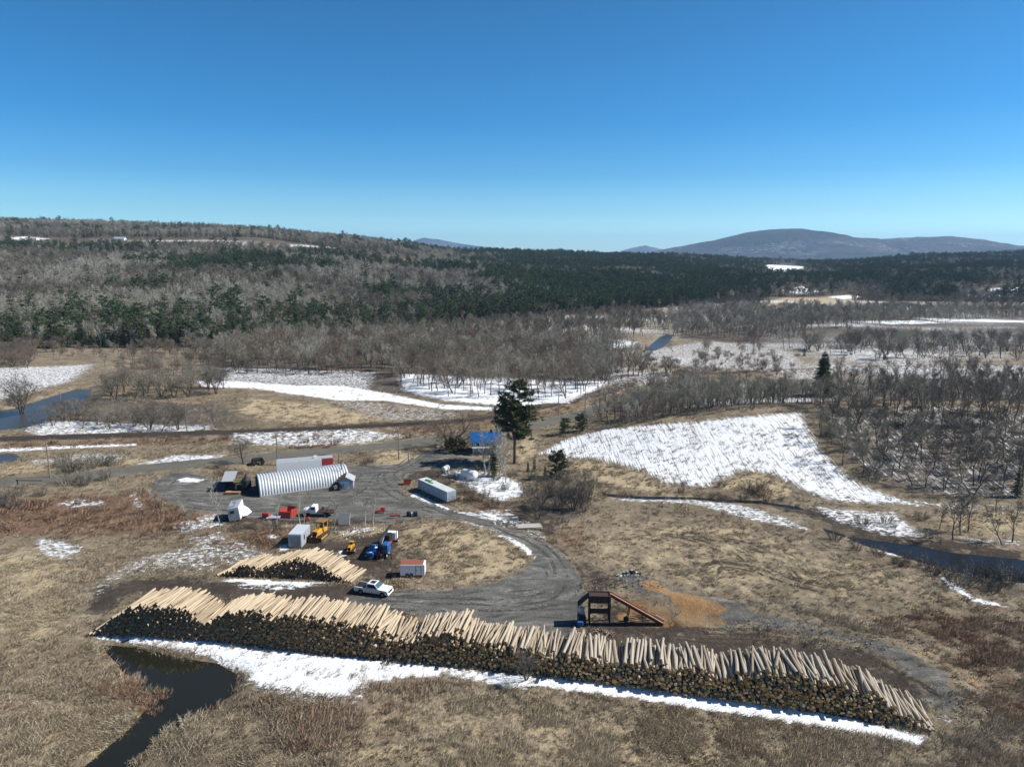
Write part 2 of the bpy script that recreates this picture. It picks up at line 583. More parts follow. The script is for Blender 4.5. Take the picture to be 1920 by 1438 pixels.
cover('straw', .7, 4, (470, 745), (620, 760), (720, 785), (640, 800), (500, 790), (440, 770))
cover('straw', .8, 8, (640, 830), (700, 820), (730, 830), (690, 838), (620, 842))
cover('straw', .9, 20, (1400, 572), (1460, 558), (1600, 556), (1620, 566), (1560, 576), (1450, 580))
# reddish brush ground
cover('red', .9, 5, (-60, 950), (120, 930), (280, 925), (330, 950), (400, 975), (330, 1000), (200, 1005), (60, 1000), (-60, 1000))
cover('red', .7, 4, (420, 1005), (500, 985), (560, 1000), (500, 1035), (420, 1035))
cover('red', .7, 4, (880, 930), (960, 940), (940, 965), (890, 958))
cover('red', .6, 5, (1020, 990), (1100, 985), (1090, 1030), (1030, 1020))
cover('red', .5, 8, (1600, 1140), (1920, 1130), (1920, 1330), (1850, 1300), (1750, 1220), (1640, 1170))
cover('red', .7, 1.2, (200, 1200), (232, 1218), (270, 1275), (292, 1330), (262, 1345), (230, 1290), (196, 1225))
cover('red', .28, 6, (430, 1300), (640, 1300), (760, 1290), (820, 1330), (620, 1400), (460, 1380))
cover('red', .7, 3, (540, 820), (640, 816), (640, 845), (540, 845))
# snow
def snow(v, soft, *q):
    cover('snow', v, soft, *q)
snow(.69, 5, (985, 853), (1060, 818), (1130, 802), (1300, 786), (1420, 774), (1515, 768), (1530, 800), (1560, 850), (1620, 900), (1700, 932), (1780, 940), (1920, 945), (1920, 955), (1760, 955), (1640, 950), (1560, 945), (1485, 918), (1440, 895), (1400, 890), (1330, 922), (1240, 912), (1190, 886), (1110, 866), (1040, 860))
snow(.54, 6, (1515, 768), (1700, 752), (1920, 770), (1990, 780), (1990, 945), (1780, 945), (1620, 900), (1560, 850))
snow(.9, 1.4, (165, 1185), (300, 1185), (420, 1200), (600, 1224), (800, 1243), (1000, 1264), (1200, 1288), (1400, 1312), (1600, 1346), (1735, 1378), (1725, 1390), (1560, 1362), (1400, 1336), (1200, 1303), (1060, 1284), (1000, 1278), (985, 1300), (940, 1290),
     (880, 1276), (760, 1272), (680, 1288), (640, 1308), (560, 1300), (470, 1285), (440, 1252), (380, 1228), (300, 1212), (230, 1200), (180, 1198))
snow(1.1, .7, (1000, 1266), (1200, 1288), (1400, 1313), (1600, 1347), (1745, 1380), (1725, 1396), (1560, 1368), (1400, 1343), (1200, 1311), (1000, 1286))
snow(.62, 2.5, (440, 1255), (700, 1275), (690, 1330), (560, 1325), (470, 1300))
snow(.5, 1.5, (1100, 1288), (1400, 1334), (1600, 1368), (1760, 1395), (1700, 1400), (1560, 1378), (1360, 1344))
snow(.56, 4, (140, 1140), (165, 1090), (230, 1050), (300, 1030), (380, 1008), (430, 1030), (420, 1082), (330, 1074), (240, 1085), (190, 1125), (170, 1170))
snow(1., .6, (412, 1087), (430, 1083), (640, 1094), (560, 1099), (480, 1096))
snow(.6, .8, (412, 1090), (480, 1094), (600, 1099), (520, 1110), (450, 1104))
snow(.86, 3, (356, 712), (450, 714), (560, 722), (640, 722), (720, 735), (830, 757), (945, 764), (945, 771), (830, 768), (720, 752), (640, 752), (560, 742), (480, 730), (380, 726))
snow(.5, 6, (560, 740), (720, 752), (880, 772), (850, 800), (700, 790), (620, 762))
snow(.85, 5, (740, 700), (1150, 715), (1070, 762), (950, 764), (830, 752), (750, 735))
snow(.58, 6, (380, 685), (720, 695), (700, 735), (400, 714))
snow(.62, 8, (-60, 690), (195, 680), (150, 715), (80, 735), (-60, 768))
snow(.66, 4, (20, 800), (110, 785), (330, 795), (400, 795), (420, 808), (250, 818), (60, 822))
snow(.85, 2, (-60, 843), (100, 837), (260, 832), (260, 836), (100, 843), (-60, 851))
snow(.62, 4, (20, 866), (180, 846), (250, 850), (230, 868), (60, 874))
snow(.68, 3, (236, 874), (330, 850), (430, 852), (420, 868), (280, 878))
snow(.62, 4, (430, 816), (700, 808), (780, 815), (690, 835), (560, 840), (420, 835))
snow(.74, 3, (820, 884), (870, 878), (940, 886), (985, 905), (995, 930), (930, 945), (900, 930), (860, 910))
snow(1.05, .8, (765, 928), (780, 923), (852, 958), (925, 965), (960, 990), (900, 972), (830, 955))
snow(.55, 2, (880, 955), (960, 950), (1000, 985), (1040, 1010), (1020, 1020), (940, 990))
snow(1.05, .6, (938, 1008), (985, 1030), (1006, 1048), (1001, 1053), (975, 1037), (932, 1014))
snow(.9, .8, (840, 975), (880, 985), (940, 1005), (930, 1008), (860, 985))
snow(1., 1., (330, 900), (345, 893), (390, 898), (378, 905), (336, 905))
snow(.9, 1.5, (388, 1010), (402, 994), (416, 995), (412, 1016))
snow(.9, 1.2, (486, 1008), (510, 1000), (530, 1004), (515, 1012))
snow(.62, 2, (90, 945), (150, 932), (200, 935), (210, 948), (130, 955))
snow(.62, 2, (235, 925), (260, 920), (280, 950), (262, 962), (240, 948))
snow(.68, 2, (620, 1000), (690, 985), (720, 992), (660, 1005))
snow(.9, .8, (519, 1023), (540, 1018), (545, 1032), (522, 1034))
snow(1., .8, (632, 1035), (648, 1025), (650, 1042), (638, 1046))
snow(1., .8, (684, 1040), (700, 1036), (703, 1048), (690, 1052))
snow(.56, 10, (1170, 660), (1320, 636), (1500, 655), (1530, 680), (1520, 705), (1350, 695), (1200, 682))
snow(.55, 8, (1520, 690), (1700, 680), (1930, 688), (1930, 702), (1700, 698), (1540, 710))
snow(.85, 8, (1580, 602), (1720, 600), (1780, 606), (1680, 609))
snow(.8, 8, (1700, 596), (1930, 600), (1930, 606), (1760, 603))
snow(.52, 12, (1280, 640), (1700, 640), (1930, 660), (1930, 680), (1600, 672), (1300, 660))
snow(.7, 8, (1055, 640), (1150, 632), (1210, 642), (1190, 655), (1080, 650))
snow(.75, 6, (850, 627), (960, 632), (950, 640), (860, 636))
snow(1.05, 14, (1430, 499), (1470, 497), (1508, 500), (1500, 516), (1460, 522), (1440, 516))
snow(.8, 12, (1430, 540), (1500, 535), (1560, 545), (1500, 552))
snow(.9, 10, (1540, 556), (1600, 552), (1625, 558), (1580, 562))
snow(.9, 10, (1800, 552), (1860, 540), (1930, 538), (1930, 556), (1830, 558))
snow(.9, 10, (1640, 572), (1800, 580), (1790, 583), (1640, 576))
snow(.9, 12, (0, 448), (60, 444), (100, 448), (50, 453))
snow(.6, 10, (150, 447), (240, 447), (400, 449), (520, 458), (640, 464), (640, 468), (500, 466), (380, 456), (240, 453), (150, 452))
snow(.6, 2.5, (300, 985), (420, 955), (430, 985), (340, 1005))
snow(.55, 2, (330, 1000), (430, 1000), (560, 1050), (420, 1070))
snow(.62, 2, (60, 1000), (170, 1020), (130, 1060), (60, 1040))
snow(.9, 30, (1225, 472), (1265, 470), (1270, 474), (1230, 476))
snow(.62, 1.6, (1120, 930), (1250, 926), (1400, 946), (1500, 975), (1530, 998), (1440, 985), (1300, 948), (1150, 940))
snow(.62, 3, (1500, 945), (1580, 950), (1680, 960), (1740, 1000), (1760, 1015), (1660, 1008), (1560, 980))
snow(.7, 3, (1600, 958), (1680, 955), (1720, 990), (1700, 1005), (1640, 990))
snow(1., 1.2, (1750, 1068), (1790, 1092), (1830, 1120), (1895, 1135), (1890, 1140), (1830, 1130), (1780, 1102))
snow(1., 1.2, (1640, 1028), (1690, 1040), (1680, 1044), (1645, 1034))
snow(.62, 2, (1735, 1335), (1770, 1330), (1800, 1355), (1770, 1365))
snow(.55, 3, (1660, 1185), (1700, 1188), (1715, 1200), (1680, 1198))
snow(.6, 4, (1780, 1000), (1930, 1010), (1930, 1030), (1800, 1020))
# woodland floor
cover('wood', .8, 8, (380, 640), (1150, 640), (1180, 720), (1060, 762), (760, 740), (400, 712), (380, 680))
cover('wood', .8, 12, (1250, 580), (1930, 575), (1930, 660), (1500, 655), (1270, 635))
cover('wood', .6, 6, (1515, 768), (1930, 768), (1930, 930), (1780, 940), (1620, 900), (1560, 850))
cover('wood', .8, 4, (1000, 930), (1060, 910), (1120, 935), (1100, 970), (1020, 985), (960, 965))
cover('wood', .9, 4, (110, 770), (180, 745), (420, 760), (470, 795), (330, 815), (100, 805))
cover('wood', .7, 4, (1180, 725), (1520, 715), (1930, 720), (1930, 765), (1700, 750), (1515, 766), (1200, 790), (1130, 795))
cover('wood', .7, 4, (1700, 1020), (1930, 1060), (1930, 1130), (1850, 1110), (1740, 1060))
NEAR_ROAD = ROADP

def covers(x, y):
    x, y = np.asarray(x, float), np.asarray(y, float)
    out = {k: np.zeros(x.shape) for k in ('snow', 'gravel', 'dirt', 'straw', 'red', 'wood', 'saw', 'road')}
    for ch, val, soft, P_ in COVER:
        a = np.array(P_)
        g = soft * 2
        m = (x > a[:, 0].min() - g) & (x < a[:, 0].max() + g) & (y > a[:, 1].min() - g) & (y < a[:, 1].max() + g)
        if m.any():
            s = poly_sd(x[m], y[m], P_)
            out[ch][m] = np.maximum(out[ch][m], val * sstep(-soft, soft, s))
    out['road'] = 1 - sstep(2.9, 4.1, line_d(x, y, ROADP))
    rl = line_d(x, y, RAIL)
    out['dirt'] = np.maximum(out['dirt'], .9 * (1 - sstep(2.0, 5.0, rl)))
    out['red'] = np.maximum(out['red'], .6 * sstep(3, 5, rl) * (1 - sstep(6, 10, rl)))
    # woods on the hillsides
    b = hill_front(x, y)
    out['wood'] = np.maximum(out['wood'], .95 * sstep(b - 15, b + 10, y) * (1 - np.clip(out['snow'], 0, 1)) * (1 - out['straw']))
    out['snow'] = np.where((y > 245) & (y < b) & (x > 25), np.maximum(out['snow'], .44 + .5 * (fbm(x / 45, y / 30, 201, 2) - .5)), np.where((y > 300) & (y < b), np.maximum(out['snow'], .36), out['snow'])) if True else np.where((y > 400), np.maximum(out['snow'], .34), out['snow'])
    k = 1 - np.clip(out['road'] + out['gravel'] * .8, 0, 1)
    out['snow'] = np.where(out['snow'] > .93, out['snow'], out['snow'] * (1 - out['road']) * np.where(out['gravel'] > .8, .6, 1))
    return out

def axis(a, b, fine, grow, lo, hi):
    c = list(np.arange(a, b + .01, fine))
    s, v = fine, b
    while v < hi:
        s *= grow
        v += s
        c.append(v)
    s, v = fine, a
    while v > lo:
        s *= grow
        v -= s
        c.insert(0, v)
    return np.array(c)

gx = axis(-105, 125, 1.0, 1.026, -7000, 7000)
gy = axis(52, 235, 1.0, 1.022, -250, 12000)
GX, GY = np.meshgrid(gx, gy)
GZ = height(GX, GY)
cv = covers(GX.ravel(), GY.ravel())
nx, ny = len(gx), len(gy)
ii = np.arange(nx * ny).reshape(ny, nx)
quads = np.stack([ii[:-1, :-1], ii[:-1, 1:], ii[1:, 1:], ii[1:, :-1]], -1).reshape(-1, 4)

def ground_mat():
    k = NT('meadow_and_yard', .95, .12)
    p = k.pos()
    sn, gr, di, st = k.attr('cover_a')
    re, wd, sw, ro = k.attr('cover_b')
    big = k.noise(p, .03, 4, .6)
    mid = k.noise(p, .2, 6, .68)
    tuft = k.noise(k.mapped(p, (1, .6, 1), (0, 0, .25)), 1.3, 6, .78, .8)
    fine = k.noise(p, 5.5, 3, .8)
    mm = k.math('ADD', k.math('MULTIPLY', mid, .42), k.math('ADD', k.math('MULTIPLY', tuft, .40), k.math('MULTIPLY', fine, .18)))
    g = k.ramp(mm, [(.36, (.075, .056, .039)), (.45, (.165, .128, .088)), (.53, (.255, .205, .142)), (.64, (.41, .338, .235))])
    g = k.mix(k.step(big, .38, .62, 0, .7), g, k.ramp(mm, [(.36, (.062, .05, .035)), (.5, (.155, .128, .086)), (.64, (.29, .245, .165))]))
    edge = k.math('SUBTRACT', k.noise(p, .33, 8, .74), .5)
    def fac(a, w=2., lo=.38, hi=.62):
        return k.step(k.math('ADD', a, k.math('MULTIPLY', edge, w)), lo, hi)
    g = k.mix(fac(st, 2.6, .3, .7), g, k.ramp(mm, [(.36, (.19, .143, .09)), (.5, (.40, .32, .205)), (.64, (.54, .445, .295))]))
    g = k.mix(k.math('MULTIPLY', fac(re, 2.6, .3, .7), .85), g, k.ramp(mm, [(.36, (.05, .03, .02)), (.48, (.13, .075, .048)), (.62, (.25, .155, .095))]))
    g = k.mix(fac(wd, 1.8), g, k.ramp(mm, [(.35, (.05, .042, .034)), (.62, (.16, .135, .108))]))
    # dark mud with chips
    chip = k.step(k.noise(p, 3.2, 4, .85), .6, .68)
    dcol = k.mix(k.math('MULTIPLY', chip, .5), k.ramp(mm, [(.36, (.03, .024, .02)), (.5, (.06, .048, .039)), (.64, (.125, .1, .078))]), (.24, .195, .14))
    g = k.mix(fac(di, 2.6, .3, .7), g, dcol)
    # grey gravel with paler worn tracks
    lane = k.noise(k.mapped(p, (.11, .32, 1), (0, 0, .3)), 1.0, 6, .68, 1.6)
    gn = k.math('ADD', k.math('MULTIPLY', lane, .6), k.math('ADD', k.math('MULTIPLY', fine, .25), k.math('MULTIPLY', mid, .15)))
    gc = k.ramp(gn, [(.4, (.066, .063, .057)), (.49, (.115, .111, .101)), (.56, (.17, .164, .149)), (.64, (.32, .31, .285))])
    g = k.mix(fac(gr, 1.5, .4, .6), g, gc)
    g = k.mix(fac(sw, 1.9, .35, .7), g, k.ramp(mm, [(.36, (.165, .095, .045)), (.62, (.40, .245, .115))]))
    rc = k.ramp(gn, [(.38, (.105, .1, .085)), (.62, (.165, .157, .132))])
    g = k.mix(fac(ro, .5, .4, .6), g, rc)
    # snow in patches; on the field it lies in furrows running downhill
    fur = k.noise(k.mapped(p, (3.0, .07, 1), (0, 0, -.12)), 1.0, 5, .82, .45)
    pat = k.noise(k.mapped(p, (.6, .9, 1)), 1.25, 8, .84, .3)
    sep = k.n('SeparateXYZ')
    k.put(sep.inputs[0], p)
    hillf = k.math('MULTIPLY', k.step(sep.outputs[0], -5, 12), k.math('MULTIPLY', k.step(sep.outputs[1], 142, 160), k.step(sep.outputs[1], 262, 225)))
    sn_n = k.math('ADD', k.math('MULTIPLY', pat, k.math('SUBTRACT', 1., k.math('MULTIPLY', hillf, .72))), k.math('MULTIPLY', fur, k.math('MULTIPLY', hillf, .72)))
    sf = k.step(k.math('ADD', sn, k.math('MULTIPLY', k.math('SUBTRACT', sn_n, .5), k.math('SUBTRACT', 2.3, k.math('MULTIPLY', hillf, .75)))), .57, .65)
    sf = k.math('MULTIPLY', sf, k.step(sn, .12, .3))
    sf = k.math('MULTIPLY', sf, k.step(tuft, .66, .6))
    k.put(k.b.inputs['Roughness'], k.step(sf, 0., 1., .95, .6))
    hgt = k.math('ADD', k.math('MULTIPLY', tuft, .8), k.math('ADD', k.math('MULTIPLY', fine, .25), k.math('MULTIPLY', sf, .4)))
    k.bump(hgt, .85, .4)
    return k.color(k.mix(sf, g, (.84, .86, .89)))

me = arr_mesh('ground', np.stack([GX.ravel(), GY.ravel(), GZ.ravel()], -1), quads, ground_mat(), smooth=True)
color_attr(me, 'cover_a', np.stack([cv['snow'], cv['gravel'], cv['dirt'], cv['straw']], -1))
color_attr(me, 'cover_b', np.stack([cv['red'], cv['wood'], cv['saw'], cv['road']], -1))
ground = tag(link('ground', me), kind='structure')

# ------------------------------------------------------------------ water
def water_mat(name, deep, rough, spec=.35):
    k = NT(name, rough, spec)
    p = k.pos()
    k.bump(k.noise(k.mapped(p, (1, 2.2, 1)), 1.3, 3), .08, .04)
    return k.color(k.mix(k.noise(p, .15, 3), deep, tuple(c * 1.6 for c in deep)))
WM = [water_mat('pond_water', (.012, .012, .008), .06), water_mat('river_water', (.04, .042, .04), .3, .2), water_mat('stream_water', (.012, .012, .011), .2, .12)]
def pool(name, Pn, lv, m):
    a = np.array(Pn)
    c = a.mean(0)
    q = MB()
    d = [((x - c[0]), (y - c[1])) for x, y in Pn]
    vs = [(c[0], c[1], lv)]
    ar = sum(Pn[i - 1][0] * Pn[i][1] - Pn[i][0] * Pn[i - 1][1] for i in range(len(Pn)))
    for i in range(len(Pn)):
        e = Vector(Pn[(i + 1) % len(Pn)]) - Vector(Pn[i - 1])
        nrm = Vector((e.y, -e.x)).normalized() * (.7 if ar > 0 else -.7)
        vs.append((Pn[i][0] + nrm.x, Pn[i][1] + nrm.y, lv))
    # a flat sheet a little wider than the hollow it lies in
    import bmesh
    bm = bmesh.new()
    f = bm.faces.new([bm.verts.new(v) for v in vs[1:]])
    if f.normal.z < 0 or True:
        bm.normal_update()
        if f.normal.z < 0:
            f.normal_flip()
    bmesh.ops.triangulate(bm, faces=bm.faces)
    me = bpy.data.meshes.new(name)
    bm.to_mesh(me)
    bm.free()
    me.materials.append(m)
    return tag(link(name, me), kind='structure')
pool('pond_water', POND, -.45, WM[0])
pool('river_water', RIVER, -.5, WM[1])
pool('river_water', BEND, -.3, WM[1])
pool('stream_water', STREAM, -.5, WM[2])
pool('puddle_water', PUDDLE, -.22, WM[1])
pool('puddle_water', FLOOD, -.2, WM[1])
bl = MB()
for (x1, y1), (x2, y2) in zip(BROOK[:-1], BROOK[1:]):
    q = Vector((y1 - y2, x2 - x1, 0)).normalized() * 1.1
    z = min(zt(x1, y1), zt(x2, y2)) + .28
    bl.add([(x1 - q.x, y1 - q.y, z), (x2 - q.x, y2 - q.y, z), (x2 + q.x, y2 + q.y, z), (x1 + q.x, y1 + q.y, z)], [(0, 1, 2, 3)])
tag(bl.build('brook_water', WM[2]), kind='structure')
# ------------------------------------------------------------------ plants: materials and shapes
def plant_mat(name, dark, light, scale=2., sheen=.1):
    k = NT(name, .9, .1)
    oi = k.n('ObjectInfo')
    r = oi.outputs['Random']
    n = k.noise(k.local(), scale, 2)
    c = k.mix(k.step(n, .35, .65), dark, light)
    c2 = k.mix(k.math('MULTIPLY', r, .75), c, k.mix(.5, c, (.03, .028, .025)))
    return k.color(c2)
BARK = plant_mat('grey_bark', (.085, .07, .058), (.17, .145, .12))
BARK_PALE = plant_mat('pale_bark', (.36, .34, .29), (.56, .54, .47), 1.2)
TWIG = plant_mat('brown_twigs', (.215, .195, .148), (.345, .31, .24))
TWIG_PALE = plant_mat('pale_twigs', (.34, .32, .265), (.5, .47, .39))
TWIG_RED = plant_mat('reddish_twigs', (.17, .125, .095), (.28, .215, .165))
TWIG_DARK = plant_mat('dark_twigs', (.13, .115, .098), (.225, .2, .17))
NEEDLE = plant_mat('dark_needles', (.042, .066, .032), (.115, .145, .066), .6)
NEEDLE_PINE = plant_mat('pine_needles', (.048, .084, .04), (.12, .165, .075), .6)
NEEDLE_GOLD = plant_mat('cedar_needles', (.045, .055, .022), (.12, .13, .052), .6)
STRAW = plant_mat('dry_grass', (.38, .315, .22), (.70, .595, .43), 3.)
STRAW_DARK = plant_mat('brown_weeds', (.265, .215, .155), (.53, .445, .325), 3.)
WEED_RED = plant_mat('red_brown_weeds', (.25, .155, .105), (.46, .31, .21), 3.)

def rot_about(d, ang, az):
    d = d.normalized()
    a = d.cross(Vector((0, 0, 1)) if abs(d.z) < .95 else Vector((1, 0, 0))).normalized()
    b = d.cross(a)
    return (d * math.cos(ang) + (a * math.cos(az) + b * math.sin(az)) * math.sin(ang)).normalized()

class Tris:
    def __init__(s):
        s.v = []
    def blade(s, p, d, L, w, rnd, bend=0.):
        """one thin twig or needle spray: a long triangle"""
        side = d.cross(Vector((rnd.uniform(-1, 1), rnd.uniform(-1, 1), rnd.uniform(-1, 1)))).normalized() * (w / 2)
        q = p + d * L
        q.z += bend
        s.v += [p - side, p + side, q]
    def add_to(s, m, mi):
        o = len(m.v)
        m.v += [tuple(v) for v in s.v]
        n = len(s.v) // 3
        m.f += [(o + 3 * i, o + 3 * i + 1, o + 3 * i + 2) for i in range(n)]
        m.mi += [mi] * n

def bare_tree(seed, H, r0, stems=1, start=.35, nb=9, ang=(25, 55), up=.25, sub=(5, 4), tw=5, twl=1.0, tww=.035, ratio=.5, lean=0., wob=.12):
    """returns (trunk and limbs, finer crown) as two MB; z = 0 at the foot"""
    rnd = random.Random(seed)
    T, K, tr = MB(), MB(), Tris()
    def limb(p, d, L, r, lev):
        n = (5, 4, 3, 2)[min(lev, 3)]
        pts, rs, dirs = [p], [r], [d]
        for i in range(n):
            d = (d + Vector((rnd.gauss(0, wob), rnd.gauss(0, wob), rnd.gauss(0, wob * .6) + (up * .5 if lev else .04)))).normalized()
            p = p + d * (L / n)
            pts.append(p)
            rs.append(max(r * (1 - .85 * (i + 1) / n), .008))
            dirs.append(d)
        if lev <= 1:
            T.tube(pts, rs, 6 if lev == 0 else 4, 0, False)
        elif lev == 2:
            K.tube(pts, [max(q, .016) for q in rs], 3, 0, False)
        else:
            tr.blade(pts[0], (pts[-1] - pts[0]).normalized(), (pts[-1] - pts[0]).length, max(2.4 * r, tww * 1.3), rnd)
        if lev >= 3:
            for _ in range(tw):
                t = rnd.uniform(.15, 1)
                q = pts[0].lerp(pts[-1], t)
                tr.blade(q, rot_about(d, R(rnd.uniform(12, 55)), rnd.uniform(0, 6.28)), twl * rnd.uniform(.5, 1.2), tww, rnd)
            return
        cnt = (nb, sub[0], sub[1])[lev]
        for j in range(cnt):
            t = (start + (1 - start) * (j + rnd.random()) / cnt) if lev == 0 else (.25 + .75 * (j + rnd.random()) / cnt)
            t = min(t, .99)
            i = min(int(t * n), n - 1)
            q = pts[i].lerp(pts[i + 1], t * n - i)
            nd = rot_about(dirs[i + 1], R(rnd.uniform(*ang)), rnd.uniform(0, 6.28))
            k = ratio * (1.15 - .55 * (t - start if lev == 0 else t))
            limb(q, nd, L * k * rnd.uniform(.8, 1.2), max(rs[i] * .55, .012), lev + 1)
    for s in range(stems):
        az = 6.28 * s / stems + rnd.uniform(-.4, .4)
        tilt = lean if stems == 1 else lean * rnd.uniform(.6, 1.2)
        d = Vector((math.cos(az) * tilt, math.sin(az) * tilt, 1)).normalized()
        limb(Vector((.25 * math.cos(az), .25 * math.sin(az), -.2)) if stems > 1 else Vector((0, 0, -.2)), d, H * rnd.uniform(.62, .72), r0, 0)
    tr.add_to(K, 0)
    return T, K

def conifer(seed, H, Rr, whorls=22, per=7, bottom=.1, droop=.35, shape=.85, w=.5, ragged=.25, bare=0.):
    rnd = random.Random(seed)
    T, K, tr = MB(), MB(), Tris()
    T.tube([(0, 0, -.3), (0, 0, H * .5), (0, 0, H * .97)], [H * .013 + .05, H * .008 + .03, .02], 6, 0, False)
    for i in range(whorls):
        t = bottom + (1 - bottom) * (i + rnd.uniform(-.3, .3)) / whorls
        t = min(max(t, bottom * .8), .99)
        z = H * t
        L0 = Rr * (1 - (t - bottom) / (1 - bottom)) ** shape + .12
        a0 = rnd.uniform(0, 6.28)
        for j in range(per):
            if rnd.random() < bare:
                continue
            a = a0 + 6.28 * j / per + rnd.uniform(-.35, .35)
            L = L0 * rnd.uniform(1 - ragged * 1.6, 1 + ragged)
            d = Vector((math.cos(a), math.sin(a), -droop * rnd.uniform(.4, 1.3) + .25 * t))
            d.normalize()
            p = Vector((0, 0, z))
            side = Vector((-d.y, d.x, 0))
            k = max(3, int(L * 2.2))
            for m in range(k):
                u = .18 + .82 * (m + rnd.random()) / k
                q = p + d * (L * u)
                ww = w * (1.15 - .7 * u) * min(1, L0)
                for sg in (-1, 1):
                    e = (side * sg * rnd.uniform(.5, 1.1) + d * rnd.uniform(.5, 1.0) + Vector((0, 0, rnd.uniform(-.35, .2)))).normalized()
                    tr.blade(q, e, ww * rnd.uniform(.9, 1.8), ww * .62, rnd)
            tr.blade(p, d, L * 1.05, .28 * w, rnd)
    tr.blade(Vector((0, 0, H * .93)), Vector((0, 0, 1)), H * .09, .18, rnd)
    tr.add_to(K, 0)
    return T, K

def pine(seed, H, Rr, base=.35, limbs=26, tufts=9, leaders=1, nl=.55):
    """white pine: open layered limbs with tufts of long needles"""
    rnd = random.Random(seed)
    T, K, tr = MB(), MB(), Tris()
    for s in range(leaders):
        az = 6.28 * s / leaders + .4
        off = 0 if leaders == 1 else Rr * .26
        f = 1 if s == 0 else rnd.uniform(.72, .85)
        top = Vector((math.cos(az) * off, math.sin(az) * off, H * f))
        mid = Vector((top.x * .75, top.y * .75, H * .5))
        T.tube([(0, 0, -.3), (0, 0, H * .28), mid, top], [H * .02, H * .016, H * .01, .03], 7, 0, False)
        for i in range(limbs):
            t = base + (1 - base) * (i + rnd.random()) / limbs
            z = H * f * t
            c = Vector((0, 0, z)) if z < H * .28 else (Vector((0, 0, H * .28)).lerp(mid, (z - H * .28) / (H * .22)) if z < H * .5 else mid.lerp(top, (z - H * .5) / (H * f - H * .5 + .01)))
            L = Rr * (math.sin(math.pi * min(1, .22 + .78 * (1 - (t - base) / (1 - base)) ** .9) * .62) + .08) * rnd.uniform(.5, 1.15)
            a = rnd.uniform(0, 6.28)
            d = Vector((math.cos(a), math.sin(a), rnd.uniform(-.05, .3))).normalized()
            e = c + d * L
            T.tube([c, c.lerp(e, .5) - Vector((0, 0, .04 * L)), e], [.07, .045, .015], 3, 0, False)
            for m in range(tufts):
                u = .3 + .7 * (m + rnd.random()) / tufts
                q = c.lerp(e, u) + Vector((rnd.gauss(0, .13), rnd.gauss(0, .13), rnd.gauss(.08, .1))) * L * .8 * u
                for _ in range(9):
                    v = Vector((rnd.gauss(0, 1), rnd.gauss(0, 1), rnd.gauss(.45, .6))).normalized()
                    tr.blade(q, v, nl * rnd.uniform(.7, 1.5), .2 * nl / .5, rnd)
    tr.add_to(K, 0)
    return T, K

def bush(seed, H, Rr, n=60, tw=7, w=.03, leaf=0):
    """many thin stems from one foot"""
    rnd = random.Random(seed)
    K, tr = MB(), Tris()
    for i in range(n):
        a, s = rnd.uniform(0, 6.28), math.sqrt(rnd.random())
        p = Vector((math.cos(a) * s * Rr * .45, math.sin(a) * s * Rr * .45, -.1))
        d = Vector((math.cos(a) * s * .75 * Rr / H + rnd.gauss(0, .16), math.sin(a) * s * .75 * Rr / H + rnd.gauss(0, .16), 1)).normalized()
        L = H * rnd.uniform(.6, 1.05)
        tr.blade(p, d, L, w * 1.5, rnd)
        for _ in range(tw):
            q = p + d * L * rnd.uniform(.25, .95)
            tr.blade(q, rot_about(d, R(rnd.uniform(15, 60)), rnd.uniform(0, 6.28)), H * rnd.uniform(.14, .38), w, rnd)
    tr.add_to(K, 0)
    return K

def green_bush(seed, H, Rr, n=900, leaf=.3):
    rnd = random.Random(seed)
    K, tr = MB(), Tris()
    for i in range(n):
        v = Vector((rnd.gauss(0, 1), rnd.gauss(0, 1), rnd.gauss(.2, 1))).normalized()
        rr = rnd.uniform(.35, 1.0) ** .5 * (1 + .22 * math.sin(5 * v.x + seed) * math.sin(4 * v.y + 2 * v.z))
        p = Vector((v.x * Rr * rr, v.y * Rr * rr, max(.02, H * (.45 + .5 * v.z * rr))))
        e = (v + Vector((rnd.gauss(0, .5), rnd.gauss(0, .5), rnd.gauss(.3, .5)))).normalized()
        tr.blade(p, e, leaf * rnd.uniform(.7, 1.6), leaf * .5, rnd)
    tr.add_to(K, 0)
    return K

def tuft(seed, H, Rr, n=16, w=.035):
    rnd = random.Random(seed)
    K, tr = MB(), Tris()
    for i in range(n):
        a, s = rnd.uniform(0, 6.28), rnd.random()
        p = Vector((math.cos(a) * s * Rr, math.sin(a) * s * Rr, -.04))
        d = Vector((.85 + rnd.gauss(0, .5), rnd.gauss(0, .45), .8)).normalized()   # flattened by the winter snow
        tr.blade(p, d, 1.5 * H * rnd.uniform(.5, 1.15), w, rnd)
    tr.add_to(K, 0)
    return K

def joined(T, K, mt, mk, name):
    """trunk and crown as one mesh, for plants drawn small"""
    m = MB()
    m.v, m.f, m.mi = list(T.v), list(T.f), [0] * len(T.f)
    o = len(m.v)
    m.v += K.v
    m.f += [tuple(o + i for i in f) for f in K.f]
    m.mi += [1] * len(K.f)
    me = bpy.data.meshes.new(name)
    me.from_pydata(m.v, [], m.f)
    me.materials.append(mt)
    me.materials.append(mk)
    me.polygons.foreach_set('material_index', m.mi)
    me.update()
    return me

def plain(K, mk, name):
    me = bpy.data.meshes.new(name)
    me.from_pydata(K.v, [], K.f)
    me.materials.append(mk)
    me.update()
    return me

